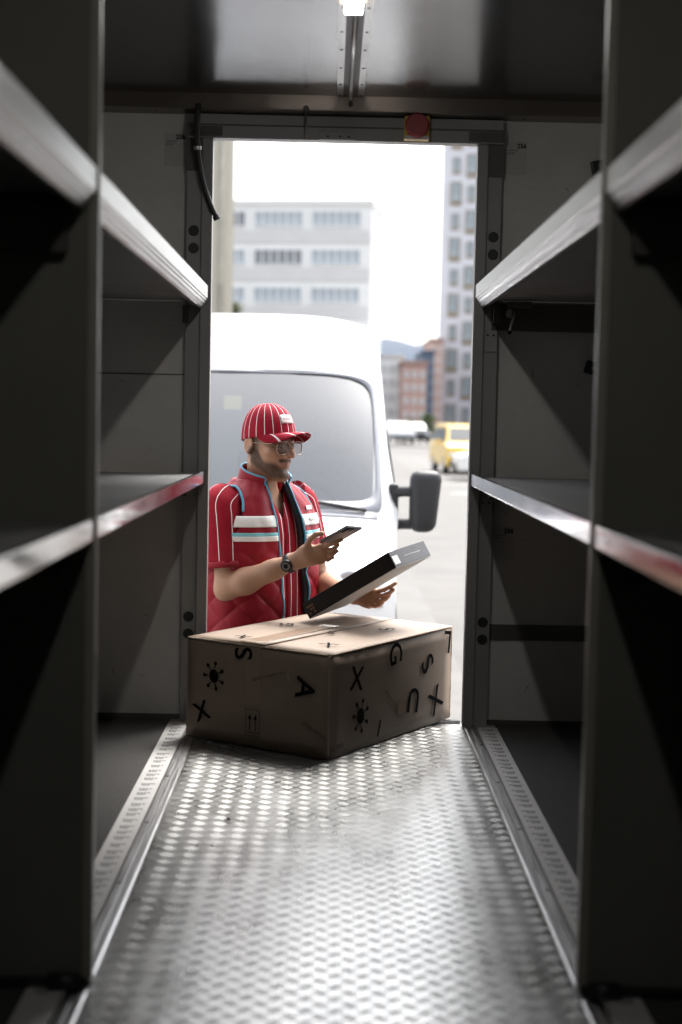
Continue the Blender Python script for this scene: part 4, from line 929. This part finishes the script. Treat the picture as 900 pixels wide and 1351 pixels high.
for px, Y, c, rz, lab in ((531, 90.5, (.30, .31, .32), 8, 'white car parked at the end of the square below the white house'), (551, 93, (.03, .033, .04), 6, 'dark car parked at the far kerb below the blue block'), ):
    x = at(px, 590, Y)[0]; car('parked_car', lab, 'car', (x, Y, GZ+(.12 if Y > 88 else 0)), R(rz), 4.3, 1.75, 1.45, mat('paint%d' % px, c, .6, var=.05, vscale=2, spec=.15), False)

# ------------------------------------------------------------------ buildings
M_PANE = mat('window_pane', (.36, .40, .44), .08, var=.25, vscale=.9); M_PANE2 = mat('blind_pane', (.20, .21, .23), .25, var=.2, vscale=2); M_WFR = mat('white_window_frame', (.75, .76, .77), .5, var=.03)
SHM = {}
def shared(key, vf, m):
    if key not in SHM:
        me = bpy.data.meshes.new(key); me.from_pydata(np.asarray(vf[0]).tolist(), [], vf[1]); me.materials.append(m); SHM[key] = me
    return SHM[key]
def put(name, me, parent, loc, material=None):
    o = bpy.data.objects.new(name, me); col.objects.link(o); o.parent = parent; o.location = loc
    return o
def framevf(w, h, d, k, nm=1):
    P = [boxvf(-w/2, w/2, -d, 0, -h/2, -h/2+k), boxvf(-w/2, w/2, -d, 0, h/2-k, h/2)]
    for i in range(nm+1): x = -w/2+i*(w-k)/nm; P.append(boxvf(x, x+k, -d+.002, -.002, -h/2+k, h/2-k))
    return join(P)
# white office block (local x runs along the facade, facade at y=0, looking to -y)
YW = 128.; c0 = at(485, 575, YW); ang = R(-9)
ob_ = thing('office_block', 'white office block with long window bands rising behind the panel van', 'building', (c0[0], YW, GZ), ang)
ZT = at(489, 263, YW)[2]-GZ
Wd = 46.
mesh('wall', *boxvf(-Wd, 0, 0, 8, 0, ZT-.5), mat('white_render', (.74, .74, .73), .7, var=.04, vscale=.4), ob_, local=True)
mesh('roof', *boxvf(-Wd-.1, .1, -.2, 8.1, ZT-.5, ZT), mat('pale_parapet', (.70, .69, .68), .7, var=.05), ob_, local=True)
fw = shared('strip_window', framevf(4.5, 1.45, .18, .10, 6), M_WFR); fpn = shared('strip_pane', (np.array([(-.33, 0, -.64), (.33, 0, -.64), (.33, 0, .64), (-.33, 0, .64)]), [(0, 1, 2, 3)]), M_PANE); fpd = shared('strip_pane_dark', (np.array([(-.33, 0, -.64), (.33, 0, -.64), (.33, 0, .64), (-.33, 0, .64)]), [(0, 1, 2, 3)]), M_PANE2); hb = shared('sash', boxvf(-.33, .33, -.02, .0, -.05, .05), M_WFR)
z1 = at(445, 288, YW)[2]-GZ; xg = -(5.15*.0+3.2)
for fl_ in range(6):
    z = z1-3.38*fl_
    mesh('spandrel', *boxvf(-Wd+.2, -.2, -.10, .0, z-2.15, z-1.0), mat('grey_spandrel', (.58, .575, .57), .7, var=.05, vscale=.5), ob_, local=True)
    for g_ in range(8):
        w = put('window', fw, ob_, (xg-5.25*g_, 0, z))
        for k in range(6):
            p = put('pane', fpd if (fl_, g_) in ((1, 1), (0, 2)) else fpn, w, (-2.2+.05+.3667+.7333*k-.05, -.07, 0))
# tower with punched windows
YT = 156.; xt = at(575, 560, YT)[0]
tw = thing('tower_block', 'tall pale tower with staggered tan framed windows beyond the yellow van', 'building', (xt, YT, GZ), R(-5))
mesh('wall', *boxvf(0, 22, .35, 18, 0, 45), mat('pale_concrete', (.56, .56, .60), .75, var=.06, vscale=.3), tw, local=True)
M_TAN = mat('tan_frame', (.24, .19, .13), .6, var=.08); M_TPANE = mat('tower_pane', (.25, .29, .315), .08, var=.2, vscale=.6)
big = shared('big_window', framevf(1.2, 2.5, .12, .09), M_TAN); sml = shared('small_window', framevf(.85, 1.75, .12, .05), M_TAN)
pbg = shared('big_pane', (np.array([(-.5, 0, -.75), (.5, 0, -.75), (.5, 0, 1.15), (-.5, 0, 1.15)]), [(0, 1, 2, 3)]), M_TPANE); psm = shared('small_pane', (np.array([(-.36, 0, -.6), (.36, 0, -.6), (.36, 0, .83), (-.36, 0, .83)]), [(0, 1, 2, 3)]), M_TPANE)
abg = shared('big_apron', boxvf(-.5, .5, -.06, 0, -1.15, -.75), M_TAN); asm = shared('small_apron', boxvf(-.36, .36, -.06, 0, -.83, -.6), M_TAN)
for j in range(14):
    for i in range(11):
        b_ = (i+j) % 2 == 0; w = put('window', big if b_ else sml, tw, (1.55+1.68*i, .35, 2.2+3.0*j)); put('pane', pbg if b_ else psm, w, (0, -.04, 0)); put('apron', abg if b_ else asm, w, (0, -.03, 0))
def block(name, label, px0, px1, pyt, Y, c, floors, cols, depth=12, frame_c=(.6, .6, .6), pane=M_PANE, wf=.55):
    a, b = at(px0, 575, Y), at(px1, 575, Y); W = b[0]-a[0]; H = at((px0+px1)/2, pyt, Y)[2]-GZ
    t = thing(name, label, 'building', (a[0], Y, GZ))
    mesh('wall', *boxvf(0, W, 0, depth, 0, H-.3), mat(name+'_wall'+str(px0), c, .8, var=.06, vscale=.5), t, local=True); mesh('roof', *boxvf(-.15, W+.15, -.2, depth+.2, H-.3, H), mat(name+'_roof'+str(px0), tuple(x*.7 for x in c), .8, var=.1), t, local=True)
    fh = (H-1)/floors; w_ = W/cols; fm = shared(f'fr{px0}', framevf(w_*wf, fh*.5, .1, .07, 2), mat(f'frm{px0}', frame_c, .5, var=.05)); pm = shared(f'pn{px0}', (np.array([(-w_*wf/2, 0, -fh*.25), (w_*wf/2, 0, -fh*.25), (w_*wf/2, 0, fh*.25), (-w_*wf/2, 0, fh*.25)])*.97, [(0, 1, 2, 3)]), pane)
    for j in range(floors):
        for i in range(cols): w = put('window', fm, t, (w_*(i+.5), 0, .4+fh*(j+.55))); put('pane', pm, w, (0, -.03, 0))
    return t
block('town_house', 'white flat-roofed house at the end of the square beside the pink house', 470, 530, 467, 122, (.66, .67, .67), 5, 6)
block('town_house', 'pinkish brown house between the white house and the blue glass block', 529.5, 561, 476, 116, (.38, .25, .22), 5, 3, pane=M_PANE2)
block('glass_block', 'narrow dark blue glazed block between two pinkish houses', 556, 570, 462, 135, (.09, .13, .19), 7, 3, pane=M_PANE2, frame_c=(.12, .16, .22), wf=.85)
block('slab_house', 'tall narrow pink slab house next to the pale tower', 566, 582, 446, 150, (.48, .33, .29), 8, 2, pane=M_PANE, wf=.3)
# beige house close behind the van
a = at(307, 400, 34); bh = thing('beige_house', 'beige rendered house with a drainpipe beside the office block', 'building', (a[0], 34, GZ), R(8))
mesh('wall', *boxvf(-9, 0, 0, 9, 0, 14), mat('beige_render', (.56, .52, .44), .8, var=.06, vscale=.6), bh, local=True)
tube('drainpipe', [(-.30, -.09, .1), (-.30, -.09, 13.8)], .07, mat('weathered_pipe', (.42, .40, .34), .6, var=.35, vscale=1.5), bh, 10, local=True)
mesh('roof', *boxvf(-9.3, .3, -.3, 9.3, 14, 14.25), mat('beige_eaves', (.35, .32, .27), .8, var=.1), bh, local=True)
fb = shared('house_window', framevf(1.2, 1.6, .1, .08, 2), M_WFR); pb_ = shared('house_pane', (np.array([(-.55, 0, -.75), (.55, 0, -.75), (.55, 0, .75), (-.55, 0, .75)]), [(0, 1, 2, 3)]), M_PANE)
for j in range(4):
    for i in range(3): w = put('window', fb, bh, (-2.2-2.5*i, 0, 1.9+3.2*j)); put('pane', pb_, w, (0, -.03, 0))
# wooded ridge; the blue of distant haze is put into its colour
n = 90; V = []; xs = np.linspace(-700, 1100, n)
for r_, (Y, f) in enumerate(((1150, 0), (1300, .55), (1550, .9), (1900, 1.))):
    for x in xs: V.append((x, Y, GZ+f*(94+8*mnoise.noise((x*.004, 1, 2))+9*mnoise.noise((x*.02, r_, 3))-30*ss(120, 700, x))*(1 if Y < 1900 else 1.1)))
tag(mesh('hill', V, gridf(n, 4), mat('haze_tinted_forest', (.035, .052, .082), .95, var=.3, vscale=.02), smooth=True), kind='structure')
# trees
def tree(label, loc, H, r, zc, nleaf, c, group=None, leaf=.16):
    t = thing('tree', label, 'tree', tuple(loc), group=group); rg = np.random.default_rng(int(abs(loc[0]*10))+3)
    parts = [tubevf(spline([(0, 0, 0), (.03, .02, zc*.5), (.0, .04, H*.9)], 10), np.linspace(.035*H*.5, .01, 10), 8)]
    ends = []
    for k in range(9):
        a = rg.uniform(0, 6.28); z = rg.uniform(zc*.6, H*.8); e = np.array([math.cos(a)*r*.75, math.sin(a)*r*.75, z+r*.5]); ends.append(e); parts.append(tubevf(spline([(0, 0, z-.2), e*np.array([.5, .5, 1])-np.array([0, 0, .15]), e], 6), np.linspace(.03, .006, 6), 6))
    V, F = join(parts); mesh('trunk', V, F, mat('bark', (.12, .09, .065), .9, var=.3, vscale=12), t, smooth=True, local=True)
    cl_ = np.array([rg.normal(0, 1, 3) for _ in range(26)]); cl_ /= np.linalg.norm(cl_, axis=1)[:, None]; cl_ *= rg.uniform(.35, 1, (26, 1))**.6; cl_ = cl_*np.array([r, r, (H-zc)*.55])+np.array([0, 0, (H+zc)/2])
    P = cl_[rg.integers(0, 26, nleaf)]+rg.normal(0, r*.17, (nleaf, 3)); A = rg.normal(0, 1, (nleaf, 3)); A /= np.linalg.norm(A, axis=1)[:, None]; B = np.cross(A, rg.normal(0, 1, (nleaf, 3))); B /= np.linalg.norm(B, axis=1)[:, None]
    s = leaf*rg.uniform(.6, 1.2, (nleaf, 1)); V = np.stack([P-A*s, P+B*s*.45, P+A*s, P-B*s*.45], 1).reshape(-1, 3)
    mesh('crown', V, [(4*i, 4*i+1, 4*i+2, 4*i+3) for i in range(nleaf)], mat('leaf_'+str(int(c[1]*1000)), c, .6, var=.35, vscale=1.2), t, local=True)
    return t
p = at(319, 560, 58); tree('slim green tree showing above the van roof beside the beige house', (p[0], 58, GZ), 6.6, .75, 2.4, 1600, (.10, .12, .035))
for px, Y, H, r, lab in ((563, 100, 1.9, .5, 'small leafy tree before the pink slab house'), (541, 101, 1.4, .6, 'low bush-like tree under the pinkish brown house')):
    p = at(px, 580, Y); tree(lab, (p[0], Y, GZ+.12), H, r, H*.35, 700, (.085, .11, .04), 'small trees on the far pavement', .2)
